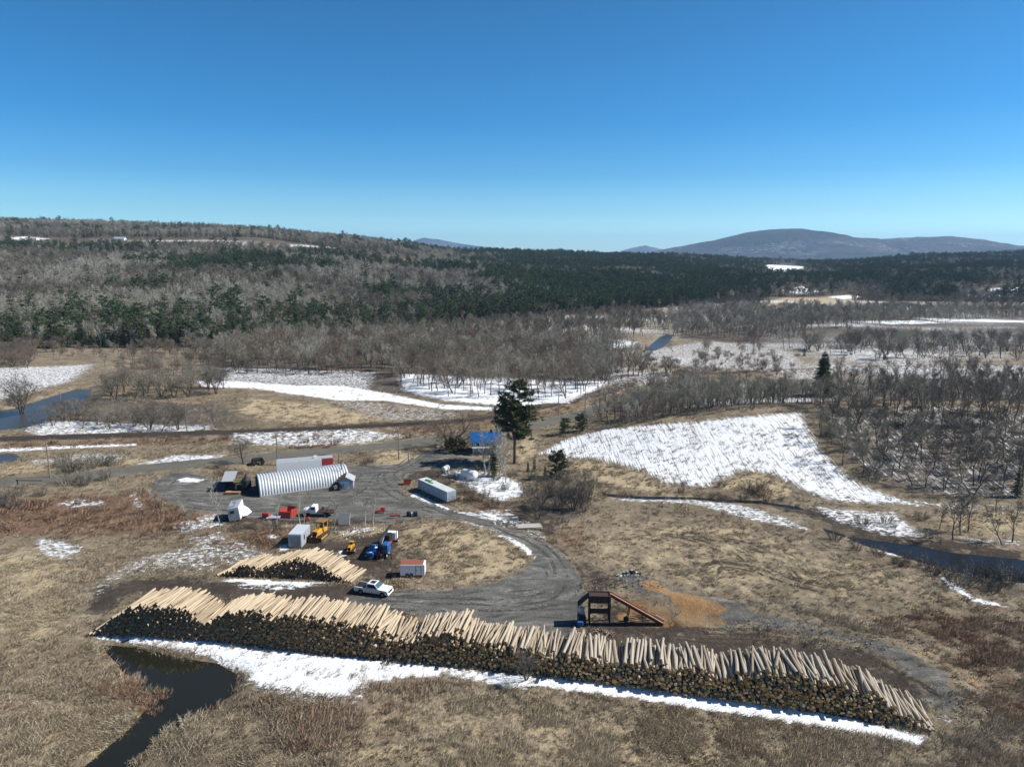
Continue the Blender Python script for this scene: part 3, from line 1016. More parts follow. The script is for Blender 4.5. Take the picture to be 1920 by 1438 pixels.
# unit size 10 m: scaled when placed
GROVE = [bare_tree(s, 10, .16, 1, .38, 9, (22, 50), .3, (5, 4), 6, 1.0, .034) for s in (1, 2, 3, 4, 5)]
OPEN = [bare_tree(s, 10, .2, st, .18, 9, (30, 62), .22, (6, 4), 6, 1.0, .03, .55, .3, .15) for s, st in ((11, 1), (12, 2), (13, 3))]
THIN = [bare_tree(s, 10, .12, 1, .28, 12, (20, 48), .28, (4, 3), 5, .85, .03, .34) for s in (21, 22, 23, 24)]
FAR = [bare_tree(s, 10, .11, 1, .22, 8, (18, 45), .35, (4, 3), 5, 1.3, .075, .5) for s in (31, 32, 33, 34, 35)]
SPRUCE = [conifer(s, 10, r_, 20, 7, .06, dr, sh, .56, .25) for s, r_, dr, sh in ((41, 1.9, .4, .8), (42, 2.3, .3, .9), (43, 1.5, .45, .75))]
PINES = [pine(51, 10, 2.9, .28, 22, 6, 1, .62), pine(52, 10, 3.3, .35, 20, 6, 1, .65)]
FARC = [conifer(s, 10, r_, 11, 6, .08, .3, .8, .8, .3) for s, r_ in ((61, 1.9), (62, 2.4), (63, 1.6))]

def scatter(poly_px, gap, seed, keep=None):
    """jittered points over an outline on the ground"""
    Pn = pix(poly_px)
    a = np.array(Pn)
    g = np.random.default_rng(seed)
    xs, ys = np.arange(a[:, 0].min(), a[:, 0].max() + gap, gap), np.arange(a[:, 1].min(), a[:, 1].max() + gap, gap)
    X, Y = [q.ravel() for q in np.meshgrid(xs, ys)]
    X, Y = X + g.uniform(-.5, .5, X.shape) * gap, Y + g.uniform(-.5, .5, X.shape) * gap
    s_ = poly_sd(X, Y, Pn)
    k = min(1., np.ptp(a[:, 1]) / 60)
    nz = fbm(X / (26 * k + 3), Y / (26 * k + 3), 400 + seed, 3) - .5
    m = (s_ + 46 * k * nz > 0) & (fbm(X / 9, Y / 9, 500 + seed, 2) > .3)
    return X[m], Y[m]

# each wood: label of a single tree, group, outline, spacing, heights, shapes, twig colours
WOODS = [
    ('bare grey tree in the wood beyond the snow covered clearing', 'trees of the wood beyond the snowy clearing',
     [(390, 660), (600, 645), (860, 645), (1150, 662), (1190, 722), (1130, 752), (1000, 750), (830, 742), (740, 714), (600, 702), (420, 700)], 5.4, (8.5, 15), GROVE + OPEN[:1], (TWIG, TWIG, TWIG_PALE, TWIG_RED)),
    ('spreading bare tree on the river bank beside the bend of blue water', 'trees on the river bank',
     [(190, 738), (330, 720), (430, 716), (420, 745), (240, 752), (185, 750)], 8, (8.5, 12), OPEN, (TWIG, TWIG_DARK)),
    ('dark leaning bare tree between the river and the railway', 'trees between river and railway',
     [(90, 800), (170, 775), (300, 790), (420, 785), (440, 798), (300, 812), (120, 812)], 6, (6.5, 9.5), OPEN, (TWIG_DARK, TWIG)),
    ('thin bare tree on the snowy wooded slope beside the white field', 'trees of the snowy wooded slope',
     [(1532, 775), (1700, 760), (1930, 772), (1930, 925), (1800, 928), (1690, 892), (1605, 880), (1560, 832)], 4.4, (7, 11.5), THIN + GROVE[:2], (TWIG_DARK, TWIG_DARK, TWIG)),
    ('slim grey tree in the hedgerow behind the white field', 'hedgerow trees behind the white field',
     [(1150, 742), (1300, 724), (1500, 730), (1530, 762), (1400, 766), (1250, 777), (1130, 786)], 3.1, (5, 10.5), THIN + GROVE[:1], (TWIG, TWIG_PALE)),
    ('bare tree beside the road beyond the white field', 'roadside trees beyond the white field',
     [(1530, 706), (1930, 702), (1930, 756), (1700, 745), (1530, 752)], 5.5, (7.5, 11), THIN + GROVE, (TWIG, TWIG_DARK)),
    ('bare tree near the road junction at the edge of the flood plain', 'trees by the flood plain road',
     [(1060, 700), (1200, 690), (1280, 720), (1190, 742), (1100, 735)], 9, (6, 9), OPEN, (TWIG, TWIG_RED)),
    ('bare riverside tree on the snow streaked flood plain', 'riverside trees of the flood plain',
     [(1480, 655), (1600, 640), (1930, 640), (1930, 674), (1700, 674), (1560, 668)], 7, (6, 13), OPEN + GROVE, (TWIG_DARK, TWIG, TWIG_PALE)),
    ('bare tree in the grey wood past the flood plain river', 'trees of the grey wood past the river',
     [(1240, 604), (1300, 588), (1500, 582), (1700, 585), (1930, 590), (1930, 598), (1600, 614), (1450, 642), (1300, 634), (1250, 626)], 6.5, (7, 14), FAR, (TWIG, TWIG_PALE)),
    ('bare tree in the belt between dark forest and riverside wood', 'trees of the belt below the forest',
     [(480, 636), (850, 622), (1200, 592), (1250, 602), (1150, 640), (1000, 642), (600, 642), (500, 650)], 7, (9, 13), FAR, (TWIG, TWIG_DARK)),
    ('bare tree in the brush between pale field and riverside wood', 'trees between pale field and riverside wood',
     [(200, 672), (300, 655), (400, 648), (425, 690), (400, 714), (330, 722), (215, 736)], 8.5, (5, 9), OPEN + GROVE[:1], (TWIG, TWIG_DARK, TWIG_RED)),
    ('bare tree in the reddish brush at the foot of the dark forest', 'trees at the foot of the dark forest',
     [(60, 668), (250, 650), (480, 640), (480, 650), (300, 664), (100, 680)], 7, (4, 8), FAR, (TWIG_RED, TWIG)),
    ('low bare tree at the edge of the pale field below the forest', 'trees at the edge of the pale field',
     [(-50, 640), (80, 652), (60, 690), (-50, 692)], 6, (6, 9), OPEN, (TWIG_DARK, TWIG_RED)),
    ('small bare tree standing on the snowy flood plain', 'small trees of the flood plain',
     [(1260, 655), (1420, 640), (1480, 690), (1380, 705), (1280, 700)], 13, (4, 7), OPEN, (TWIG, TWIG_RED)),
    ('bare tree in the far hedge past the flood plain fields', 'trees of the far hedge',
     [(1250, 572), (1400, 562), (1440, 580), (1300, 586)], 8, (7, 10), FAR, (TWIG_DARK,)),
    ('bare tree in the far bottom land below the village', 'trees below the far village',
     [(1560, 566), (1930, 558), (1930, 578), (1640, 574)], 9, (8, 12), FAR, (TWIG, TWIG_DARK)),
]
_mesh = {}
def shape(tk, mt, mk):
    key = (id(tk), mt.name, mk.name)
    if key not in _mesh:
        _mesh[key] = (joined(tk[0], tk[1], mt, mk, 'bare_tree'), plain(tk[0], mt, 'trunk'), plain(tk[1], mk, 'crown'))
    return _mesh[key]
spots = []
for wi, (lab, grp, pl, gap, (h0, h1), kinds, tws) in enumerate(WOODS):
    X, Y = scatter(pl, gap, 100 + wi)
    c_ = covers(X, Y)
    ok = (c_['road'] < .3) & (line_d(X, Y, RAIL) > 5) & (poly_sd(X, Y, RIVER) < -1) & (poly_sd(X, Y, BEND) < -1)
    for x, y in zip(X[ok], Y[ok]):
        spots.append((math.hypot(x, y), x, y, random.uniform(h0, h1), random.choice(kinds), random.choice(tws), lab, grp))
spots.sort(key=lambda q: q[0])
def in_frame(x, y):
    return abs(x / max(y, 1)) < .74
near, rest = [], []
for q in spots:
    (near if len(near) < 275 and in_frame(q[1], q[2]) else rest).append(q)
def place_bare(name, x, y, h, tk, mk, label, group, mt=BARK, rz=None, split=True, cat='tree', z=None, sxy=1.):
    full, tr_, cr_ = shape(tk, mt, mk)
    z = zt(x, y) if z is None else z
    s = h / 9.6
    o = empty(name, (x, y, z), random.uniform(0, 6.28) if rz is None else rz, label, cat, group, scale=(s * sxy, s * sxy, s))
    link('trunk', tr_, o)
    link('crown', cr_, o)
    return o
for d, x, y, h, tk, mk, lab, grp in near:
    place_bare('bare_tree', x, y, h, tk, mk, lab, grp)
# the other trees of these woods
allm, idx, pts, rz, sc = [], [], [], [], []
for d, x, y, h, tk, mk, lab, grp in rest:
    me_ = shape(tk, BARK, mk)[0]
    if me_ not in allm:
        allm.append(me_)
    idx.append(allm.index(me_))
    pts.append((x, y, zt(x, y)))
    rz.append(random.uniform(0, 6.28))
    sc.append(h / 9.6)
instances('bare_woods', pts, rz, sc, idx, allm, 'bare grey riverside woods on the flat valley floor', 'woods')

# ------------------------------------------------------------------ hillside forest
g = np.random.default_rng(5)
HX, HY = [], []
for y0, y1, gap in ((380, 900, 5.4), (900, 1400, 7.0), (1400, 2300, 11.0), (2300, 3800, 22.0), (3800, 5600, 34.)):
    ys = np.arange(y0, y1, gap)
    for y in ys:
        xs = np.arange(-.86 * y, .86 * y, gap)
        HX.append(xs + g.uniform(-.5, .5, xs.shape) * gap)
        HY.append(y + g.uniform(-.5, .5, xs.shape) * gap)
HX, HY = np.concatenate(HX), np.concatenate(HY)
u = HX / HY
b = hill_front(HX, HY)
m = (HY > b) & ~((HY > 2150) & (u < .12))
HX, HY, u, b = HX[m], HY[m], u[m], b[m]
c_ = covers(HX, HY)
m = (c_['snow'] < .2) & (c_['straw'] < .3)
fld = (HY > 1030) & (HY < 1150) & (u < -.12) & (fbm(HX / 150, HY / 90, 77, 2) > .4)   # open strips of field on the hill
m &= ~fld
HX, HY, u, b = HX[m], HY[m], u[m], b[m]
t = HY - b
cl = fbm(HX / 55, HY / 75, 61, 3)
bg_ = fbm(HX / 230, HY / 230, 62, 2)
cl2 = fbm(HX / 120, HY / 170, 66, 2)
pc = .05 + .8 * sstep(.5, .6, cl * .5 + cl2 * .5)
pc = np.maximum(pc, (.45 + .6 * cl2) * sstep(130, 55, t + 70 * (bg_ - .5)) * sstep(.05, -.12, u))
pc = np.where(u > -.12, np.maximum(pc, np.clip(.12 + 2.6 * (bg_ - .34) + 1.1 * (cl - .5), 0, .88) * sstep(-.12, .06, u)), pc)
pc = np.where((HY > 930) & (HY < 1035) & (u < -.05), np.maximum(pc, .8 * sstep(.4, .5, fbm(HX / 90, HY / 90, 63, 2))), pc)
pc = np.where((HY > 1095) & (u < -.15), .05 + .5 * sstep(.6, .7, cl), pc)
pc = np.where(u > .3, np.clip(.25 + 2.2 * (cl - .42), .08, .8), pc)
pc = np.where((u > .36) & (u < .52) & (t < 130), pc * .4, pc)
con = g.random(HX.shape) < pc
HZ = height(HX, HY)
size = np.where(con, g.uniform(8.5, 18.5, HX.shape), g.uniform(8.5, 14.5, HX.shape)) * (.8 + .45 * fbm(HX / 70, HY / 70, 68, 2)) * np.where(HY > 1400, 1.12, 1.0)
dist = np.hypot(HX, HY)
order = np.argsort(dist)
ci = [i for i in order if con[i] and abs(u[i]) < .74]
ci_near = set(ci[:270])
NPOOL = [(SPRUCE[0], NEEDLE), (SPRUCE[1], NEEDLE), (SPRUCE[2], NEEDLE), (PINES[0], NEEDLE_PINE), (SPRUCE[0], NEEDLE_GOLD)]
def con_shape(tk, mk):
    key = (id(tk), mk.name)
    if key not in _mesh:
        _mesh[key] = (joined(tk[0], tk[1], BARK, mk, 'conifer'), plain(tk[0], BARK, 'trunk'), plain(tk[1], mk, 'crown'))
    return _mesh[key]
def place_conifer(name, x, y, h, tk, mk, label, group=None, cat='tree', z=None, split=True, rz=None, sxy=1.):
    full, tr_, cr_ = con_shape(tk, mk)
    z = zt(x, y) if z is None else z
    s = h / 10
    o = empty(name, (x, y, z), random.uniform(0, 6.28) if rz is None else rz, label, cat, group, scale=(s * sxy, s * sxy, s))
    link('trunk', tr_, o)
    link('crown', cr_, o)
    return o
for i in ci[:270]:
    tk, mk = NPOOL[g.choice(5, p=[.3, .26, .18, .1, .16])]
    gold = mk is NEEDLE_GOLD
    lab = 'olive tinted cedar among the dark trees along the foot of the forest' if gold else 'open crowned pine among the spruces along the foot of the forest' if tk is PINES[0] else 'dark pointed spruce along the foot of the forest'
    place_conifer('cedar_tree' if gold else 'pine_tree' if tk is PINES[0] else 'spruce_tree', HX[i], HY[i], size[i], tk, mk, lab,
                  'cedars along the forest foot' if gold else 'pines along the forest foot' if tk is PINES[0] else 'spruces along the forest foot', z=HZ[i])
cm = [con_shape(FARC[0], NEEDLE)[0], con_shape(FARC[1], NEEDLE)[0], con_shape(FARC[2], NEEDLE)[0], con_shape(PINES[0], NEEDLE_PINE)[0], con_shape(PINES[1], NEEDLE_PINE)[0]]
sel = np.array([i for i in order if con[i] and i not in ci_near])
pineish = np.clip(.15 + .8 * sstep(-.2, .1, u[sel]), 0, .85)
pk = np.where(g.random(len(sel)) < pineish, g.integers(3, 5, len(sel)), g.integers(0, 3, len(sel)))
instances('conifer_forest', np.stack([HX[sel], HY[sel], HZ[sel]], -1), g.uniform(0, 6.28, len(sel)), size[sel] / 10, pk, cm, 'dark evergreen forest covering the hillside', 'forest')
sel = np.where(~con)[0]
bm_ = [shape(FAR[0], BARK, TWIG)[0], shape(FAR[1], BARK, TWIG)[0], shape(FAR[2], BARK, TWIG_DARK)[0], shape(FAR[0], BARK_PALE, TWIG_PALE)[0], shape(FAR[1], BARK_PALE, TWIG_PALE)[0], shape(FAR[2], BARK, TWIG_PALE)[0]]
pal = fbm(HX[sel] / 110, HY[sel] / 60, 71, 2)
pk = np.where(pal + .1 * g.standard_normal(len(sel)) > .5, g.integers(3, 6, len(sel)), g.integers(0, 3, len(sel)))
instances('bare_forest', np.stack([HX[sel], HY[sel], HZ[sel]], -1), g.uniform(0, 6.28, len(sel)), size[sel] / 9.6, pk, bm_, 'leafless grey hardwood forest covering the hillside', 'forest')

# ------------------------------------------------------------------ mountains beyond
def mountain(name, px0, px1, D, depth, prof, seed, col):
    """a range at distance D: prof gives its crest in degrees above eye level against the photograph's x"""
    n, mrow = 260, 60
    X = np.linspace((px0 - 960) / FPX * D, (px1 - 960) / FPX * D, n)
    V = np.linspace(-1, 1, mrow)
    xx, vv = np.meshgrid(X, V)
    pxs = xx / D * FPX + 960
    crest = np.interp(pxs, [p_[0] for p_ in prof], [p_[1] for p_ in prof])
    crest = CAM_H + D * np.tan(np.radians(crest))
    yy = D + vv * depth + 300 * (fbm(xx / 1500, vv * 2, seed, 2) - .5)
    ridge = fbm(xx / 900 + 3 * vv, vv * 3.2 + xx / 4000, seed + 1, 4)
    zz = crest * (1 - np.abs(vv) ** 1.5) ** 1.0 * (1 - .55 * (1 - np.abs(2 * ridge - 1)) * np.abs(vv) ** .8) - 30
    zz = zz + 16 * (fbm(xx / 120, yy / 120, seed + 3, 3) - .5)
    ix = np.arange(n * mrow).reshape(mrow, n)
    f = np.stack([ix[:-1, :-1], ix[:-1, 1:], ix[1:, 1:], ix[1:, :-1]], -1).reshape(-1, 4)
    me = arr_mesh(name, np.stack([xx.ravel(), yy.ravel(), zz.ravel()], -1), f, col, smooth=True)
    return tag(link(name, me), kind='structure')
def wooded(name, snowy):
    k = NT(name, .95, .1)
    p = k.pos()
    n1 = k.noise(p, .0022, 4, .6)
    n2 = k.noise(p, .02, 4, .7)
    c = k.mix(k.step(n1, .42, .58), (.05, .047, .05), (.02, .026, .026))
    c = k.mix(k.math('MULTIPLY', k.step(n2, .5, .68), .6), c, (.075, .07, .074))
    c = k.mix(k.math('MULTIPLY', k.math('MULTIPLY', k.step(k.noise(p, .0016, 3), .5, .62), k.step(n2, .48, .6)), snowy), c, (.7, .7, .72))
    k.bump(n2, 1., 30)
    return k.color(c)
MW = wooded('wooded_mountain', .22)
mountain('mountain', 1130, 2150, 7600, 1900, [(1130, -.1), (1200, .25), (1260, .85), (1330, 1.35), (1390, 2.0), (1440, 2.28), (1490, 2.32), (1530, 2.1), (1575, 1.7), (1640, 1.5), (1700, 1.62), (1780, 1.68), (1830, 1.4), (1880, 1.0), (1960, .8), (2150, .3)], 81, MW)
mountain('mountain', 740, 960, 14000, 1500, [(740, .1), (775, 1.15), (800, 1.5), (830, 1.3), (865, 1.0), (960, .5)], 85, MW)
mountain('mountain', 1150, 1260, 15000, 1200, [(1150, .3), (1185, .7), (1205, .85), (1225, .7), (1260, .2)], 87, MW)
# ------------------------------------------------------------------ logs
def log_mat():
    k = NT('peeled_log_side', .8, .2)
    oi = k.n('ObjectInfo')
    r = oi.outputs['Random']
    lo = k.n('SeparateXYZ')
    k.put(lo.inputs[0], oi.outputs['Location'])
    grey = k.step(lo.outputs[0], -25, 22)
    p = k.local()
    n = k.noise(k.mapped(p, (3, .5, 3)), 1.6, 4, .65)
    warm = k.mix(n, (.39, .3, .195), (.62, .52, .375))
    cold = k.mix(n, (.25, .215, .17), (.56, .5, .405))
    c = k.mix(grey, warm, cold)
    c = k.mix(k.math('MULTIPLY', k.step(r, .3, 1.), .72), c, (.235, .175, .12))
    c = k.mix(k.math('MULTIPLY', k.step(k.noise(p, 2.2, 3), .58, .66), .6), c, (.12, .085, .06))
    k.bump(n, .4, .03)
    return k.color(c)
def log_end_mat():
    k = NT('sawn_log_end', .9, .1)
    oi = k.n('ObjectInfo')
    r = oi.outputs['Random']
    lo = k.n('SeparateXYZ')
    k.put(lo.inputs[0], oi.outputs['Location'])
    p = k.local()
    c = k.ramp(r, [(0., (.15, .075, .03)), (.35, (.46, .235, .085)), (.75, (.72, .40, .15)), (1., (.8, .58, .33))])
    c = k.mix(k.math('MULTIPLY', k.step(lo.outputs[0], 10, -45), .78), c, (.045, .036, .03))  # ends darker toward the left: weathering plus shade put into the colour
    c = k.mix(k.math('MULTIPLY', k.noise(p, 9., 2), .4), c, (.08, .045, .025))
    return k.color(c)
LOG_SIDE, LOG_END = log_mat(), log_end_mat()
def log_mesh(seed):
    rnd = random.Random(seed)
    m = MB()
    n, seg = 8, 5
    bx, bz = rnd.uniform(-.05, .05), rnd.uniform(-.03, .03)
    vs, fs = [], []
    for i in range(seg + 1):
        t = i / seg
        r = .5 * (1.06 - .2 * t) * (1 + rnd.uniform(-.03, .03))
        o = math.sin(math.pi * t)
        for k in range(n):
            a = 6.2832 * k / n
            vs.append((r * math.cos(a) + bx * o / .3, (t - .5), r * math.sin(a) + bz * o / .3))
    for i in range(seg):
        for k in range(n):
            q = (k + 1) % n
            fs.append((i * n + k, i * n + q, (i + 1) * n + q, (i + 1) * n + k))
    m.add(vs, fs, 0)
    m.add(vs[:n], [tuple(range(n))], 1)
    m.add(vs[-n:], [tuple(reversed(range(n)))], 1)
    me = m.mesh('log', [LOG_SIDE, LOG_END])
    return me
LOGS = [log_mesh(s) for s in range(9)]

def crest_height(px, pb, pt, back=.9):
    """height of a stack whose foot shows at row pb and whose front crest shows at row pt"""
    x, y = ground_at(px, pb)
    d = ray(px, pt)
    t = (y + back) / d[1]
    return x, y, max(.25, CAM_H + d[2] * t)

def log_stack(rows, yaw, length, seed, top_set, label_top, group_top, label_rest, pitch=.36, wob=2.2):
    g = random.Random(seed)
    pr = [crest_height(*r) for r in rows]
    A, B = Vector((pr[0][0], pr[0][1], 0)), Vector((pr[-1][0], pr[-1][1], 0))
    e = (B - A).normalized()
    Ltot = (B - A).length
    sk = [((Vector((x, y, 0)) - A).dot(e)) for x, y, h in pr]
    off = [((Vector((x, y, 0)) - A).dot(Vector((-e.y, e.x, 0)))) for x, y, h in pr]
    hk = [h for x, y, h in pr]
    d = Vector((-math.sin(yaw), math.cos(yaw), 0))
    loose = Ltot > 60
    out = []
    z, row = .17, 0
    while z < max(hk) + .3:
        s = (row % 2) * pitch * .5
        while s < Ltot:
            h = np.interp(s, sk, hk) + .35 * (vnoise(np.float64(s / 2.3), np.float64(seed), seed) - .5)
            top = z > h - .5
            rough = loose and s > 40
            if z < h and not (rough and z > h - .3 and g.random() < .4):
                dia = min(.62, max(.2, g.gauss(.325 if rough else .315, .08)))
                ax = g.gauss(0, .2 if rough else .12) * (2.4 if top else 1) + .17 * z
                c = A + e * (s + g.gauss(0, .05)) + Vector((-e.y, e.x, 0)) * np.interp(s, sk, off) + d * (length * .5 + ax)
                L = length * g.uniform(.93, 1.06)
                tl = g.gauss(0, .022) * (1.6 if top else 1)
                out.append((top, c.x, c.y, max(0, zt(c.x, c.y) - .05) * .3 + z + g.uniform(-.05, .05) + (.06 if top else 0), yaw + R(g.gauss(0, wob * ((2.4 if rough else 1.7) if top else 1))), tl, dia, L, g.randrange(len(LOGS))))
            s += pitch * g.uniform(.9, 1.15)
        z += .292
        row += 1
    tops = [q for q in out if q[0]]
    tops.sort(key=lambda q: q[1] ** 2 + q[2] ** 2)
    pick = tops[:top_set]
    ids = set(map(id, pick))
    for (_, x, y, z, yw, tl, dia, L, k) in pick:
        o = link('log', LOGS[k])
        o.location, o.rotation_euler, o.scale = (x, y, z), (tl, 0, yw), (dia, L, dia)
        tag(o, label_top, 'log', group_top)
    r = [q for q in out if id(q) not in ids]
    instances('stacked_logs', [(q[1], q[2], q[3]) for q in r], [q[4] for q in r], [(q[6], q[7], q[6]) for q in r], [q[8] for q in r], LOGS, label_rest, 'logs',
              tilt=np.array([(q[5], 0) for q in r]))
    return len(out)

FRONT = [(168, 1192, 1190), (195, 1190, 1168), (240, 1193, 1137), (300, 1197, 1131), (345, 1200, 1143), (388, 1203, 1164), (430, 1207, 1146), (472, 1211, 1142), (512, 1216, 1157), (552, 1221, 1150), (600, 1226, 1160), (640, 1229, 1164), (686, 1233, 1170), (735, 1238, 1192), (756, 1240, 1196), (800, 1244, 1184), (850, 1248, 1181), (881, 1251, 1196), (931, 1256, 1203), (970, 1260, 1212), (1017, 1266, 1217), (1048, 1270, 1229), (1066, 1273, 1219),
         (1145, 1283, 1233), (1155, 1285, 1243), (1187, 1289, 1237), (1241, 1297, 1241), (1330, 1308, 1251), (1348, 1311, 1265), (1395, 1317, 1256), (1468, 1327, 1254), (1497, 1331, 1258), (1512, 1333, 1266), (1560, 1339, 1272), (1630, 1350, 1294), (1695, 1363, 1328), (1762, 1379, 1375)]
n1 = log_stack(FRONT, R(-10.5), 5.5, 5, 215, 'pale log on top of the long stack at the edge of the yard', 'logs on top of the long stack', 'dark sawn ends and pale sides of the logs in the long stack')
SMALL = [(412, 1080, 1078), (440, 1080, 1064), (462, 1081, 1056), (486, 1082, 1062), (520, 1083, 1051), (556, 1084, 1044), (585, 1086, 1050), (615, 1088, 1064), (645, 1091, 1082), (662, 1093, 1091)]
n2 = log_stack(SMALL, R(-19), 4.9, 6, 80, 'pale peeled log on top of the small humped stack', 'logs on top of the small stack', 'dark sawn ends and pale sides of the logs in the small humped stack', .33)
print('logs', n1, n2)
# ------------------------------------------------------------------ materials of made things
GALV = paint('galvanised_steel', (.62, .64, .65), .42, .3, .4, .6, (.4, .4, .39))
ROOF_TIN = paint('weathered_tin', (.5, .52, .54), .45, .4, .4, 1.2, (.3, .26, .22))
WHITE = paint('white_paint', (.78, .78, .77), .35, 0, .25, 1.2, (.45, .43, .4))
WHITE_CLEAN = paint('white_car_paint', (.8, .8, .8), .18, 0, .08, .8, (.6, .58, .55))
GREYBOX = paint('grey_sheet_metal', (.40, .43, .47), .4, .2, .35, 1.2)
BLACK = paint('black_paint', (.02, .02, .022), .5, 0, .3, 2, (.06, .05, .045))
RUBBER = paint('tyre_rubber', (.018, .018, .018), .85, 0, .5, 4, (.06, .052, .045))
RUST = paint('rusty_steel', (.13, .06, .038), .85, .1, .6, 1.6, (.05, .03, .024))
RUST_DARK = paint('dark_rusty_steel', (.05, .033, .028), .85, .1, .6, 1.6, (.1, .05, .03))
RED = paint('red_paint', (.4, .045, .035), .5, 0, .6, 1.5, (.16, .06, .045))
YELLOW = paint('yellow_paint', (.55, .30, .03), .5, 0, .65, 1.4, (.17, .1, .045))
BLUE = paint('blue_paint', (.02, .1, .32), .4, 0, .5, 1.6, (.035, .06, .12))
BLUE_ROOF = paint('blue_metal_roof', (.01, .1, .3), .35, .1, .4, .5, (.04, .12, .24))
WOOD = paint('weathered_wood', (.32, .275, .22), .85, 0, .5, 1.5, (.14, .115, .09))
WOOD_NEW = paint('orange_board', (.46, .26, .12), .8, 0, .4, 1.5)
POLE = paint('utility_pole_wood', (.22, .18, .145), .85, 0, .5, 1.5, (.11, .09, .07))
DARKWOOD = paint('dark_boards', (.06, .052, .046), .85, 0, .4, 2)
GREYWALL = paint('grey_siding', (.50, .50, .49), .7, 0, .35, .7, (.3, .29, .27))
CONCRETE = paint('concrete', (.42, .41, .38), .85, 0, .45, 1.2)
GLASS = paint('dark_window_glass', (.02, .03, .04), .06, 0, .1, 1, (.04, .05, .06), .6)
WINDSHIELD = paint('windscreen_glass', (.05, .11, .15), .05, 0, .1, 1, (.08, .14, .18), .8)
ALLOY = paint('wheel_alloy', (.35, .35, .35), .4, .7, .4, 5)
OLIVE = paint('olive_panel', (.21, .18, .08), .75, 0, .4, 1.5)
TARP = paint('navy_tarp', (.02, .025, .07), .6, 0, .3, 1.5, (.05, .05, .08))
GREEN = paint('green_plastic', (.03, .22, .1), .5, 0, .3, 2)
SNOW = NT('snow_cap', .7, .2).color((.84, .86, .89))
RAILM = paint('rail_steel', (.12, .09, .07), .5, .6, .5, 1, (.16, .08, .05))
CHIP = paint('bark_and_chips', (.13, .085, .055), .95, 0, .6, 2.5, (.30, .22, .15))
RUBBLE = paint('pale_rubble', (.30, .285, .26), .95, 0, .6, 2.5, (.11, .1, .085))

def wheel(parent, x, y, r, w, name='wheel', rim=ALLOY, axis='y'):
    Mx = Matrix.Rotation(R(90), 4, 'X') if axis == 'y' else Matrix.Rotation(R(90), 4, 'Y')
    t = MB().lathe([(r * .55, -w / 2), (r * .92, -w / 2), (r, -w * .35), (r, w * .35), (r * .92, w / 2), (r * .55, w / 2)], 18, 0, Mx)
    t.M = Matrix()
    o = t.build(name, RUBBER, parent)
    o.location = (x, y, r)
    h = MB().lathe([(.01, -w * .42), (r * .3, -w * .44), (r * .56, -w * .34), (r * .56, w * .34), (r * .3, w * .44), (.01, w * .42)], 12, 0, Mx)
    h.build('rim', rim, o)
    return o

def turned(px, py, rz, name, label, cat, group=None, dz=0.):
    x, y, z = at(px, py)
    return empty(name, (x, y, z + dz), R(rz), label, cat, group)

# ------------------------------------------------------------------ railway
rl = []
def along(P_, step):
    out = []
    for (x1, y1), (x2, y2) in zip(P_[:-1], P_[1:]):
        L = math.hypot(x2 - x1, y2 - y1)
        for i in range(max(1, int(L / step))):
            t = i / max(1, int(L / step))
            out.append((x1 + (x2 - x1) * t, y1 + (y2 - y1) * t, math.atan2(y2 - y1, x2 - x1)))
    return out
tk = empty('railway_track', (0, 0, 0), 0, 'single rusty railway track crossing the valley beyond the road', 'railway track')
ps = along(RAIL, 4)
for sg in (-.72, .72):
    q = MB()
    pts = [(x - math.sin(a) * sg, y + math.cos(a) * sg, zt(x, y) + .24) for x, y, a in ps]
    q.tube(pts, .06, 4)
    q.build('rail', RAILM, tk)
sl = MB()
for x, y, a in along(RAIL[:9], .75):
    sl.box((x, y, zt(x, y) + .1), (.24, 2.5, .17), 0, Matrix.Rotation(a, 3, 'Z'))
sl.build('sleepers', DARKWOOD, tk)

# ------------------------------------------------------------------ quonset hut
x0, y0 = ground_at(487, 932)
x1, y1 = ground_at(656, 908)
L = math.hypot(x1 - x0, y1 - y0)
A_ = math.atan2(y1 - y0, x1 - x0)
q = empty('quonset_hut', (x0, y0, zt(x0, y0)), A_, 'long arched silver hut of ribbed steel beside the gravel yard', 'building')
Wd, Hh, nr = 8.4, 3.75, 32
m = MB()
cols = nr * 6
na = 26
vs = []
for i in range(cols + 1):
    t = i / cols
    ph = (i % 6) / 6
    k = (1.0, 1.045, 1.06, 1.06, 1.045, 1.0)[i % 6]
    for j in range(na + 1):
        a = math.pi * (1 - j / na)
        cy, cz = math.cos(a), math.sin(a)
        vs.append((L * t, Wd / 2 - Wd / 2 * (-cy) * k * -1 if False else Wd / 2 + Wd / 2 * cy * k * (1 if cz > .02 else 1), Hh * (cz ** .82 if cz > 0 else 0) * k))
fs = [(i * (na + 1) + j, i * (na + 1) + j + 1, (i + 1) * (na + 1) + j + 1, (i + 1) * (na + 1) + j) for i in range(cols) for j in range(na)]
m.add(vs, fs)
m.build('arched_shell', GALV, q)
for nm, xx in (('end_wall', .25), ('end_wall', L - .25)):
    w = MB()
    prof = [(Wd / 2 + Wd / 2 * math.cos(math.pi * (1 - j / na)) * .98, Hh * max(0, math.sin(math.pi * (1 - j / na))) ** .82 * .98) for j in range(na + 1)]
    w.prism(prof, xx - .06, xx + .06)
    w.build(nm, DARKWOOD, q)  # shade on the left end is put in as a dark wall colour
MB().box((.12, Wd * .5, 1.7), (.1, 4.2, 3.4)).build('door', RUST_DARK, q)
MB().box((L * .5, -.12, .16), (L - .2, .3, .34)).build('footing', CONCRETE, q)
MB().tube([(L - 1.6, 1.2, 3.6), (L - 1.6, 1.2, 5.6)], .1, 8).build('stove_pipe', BLACK, q)

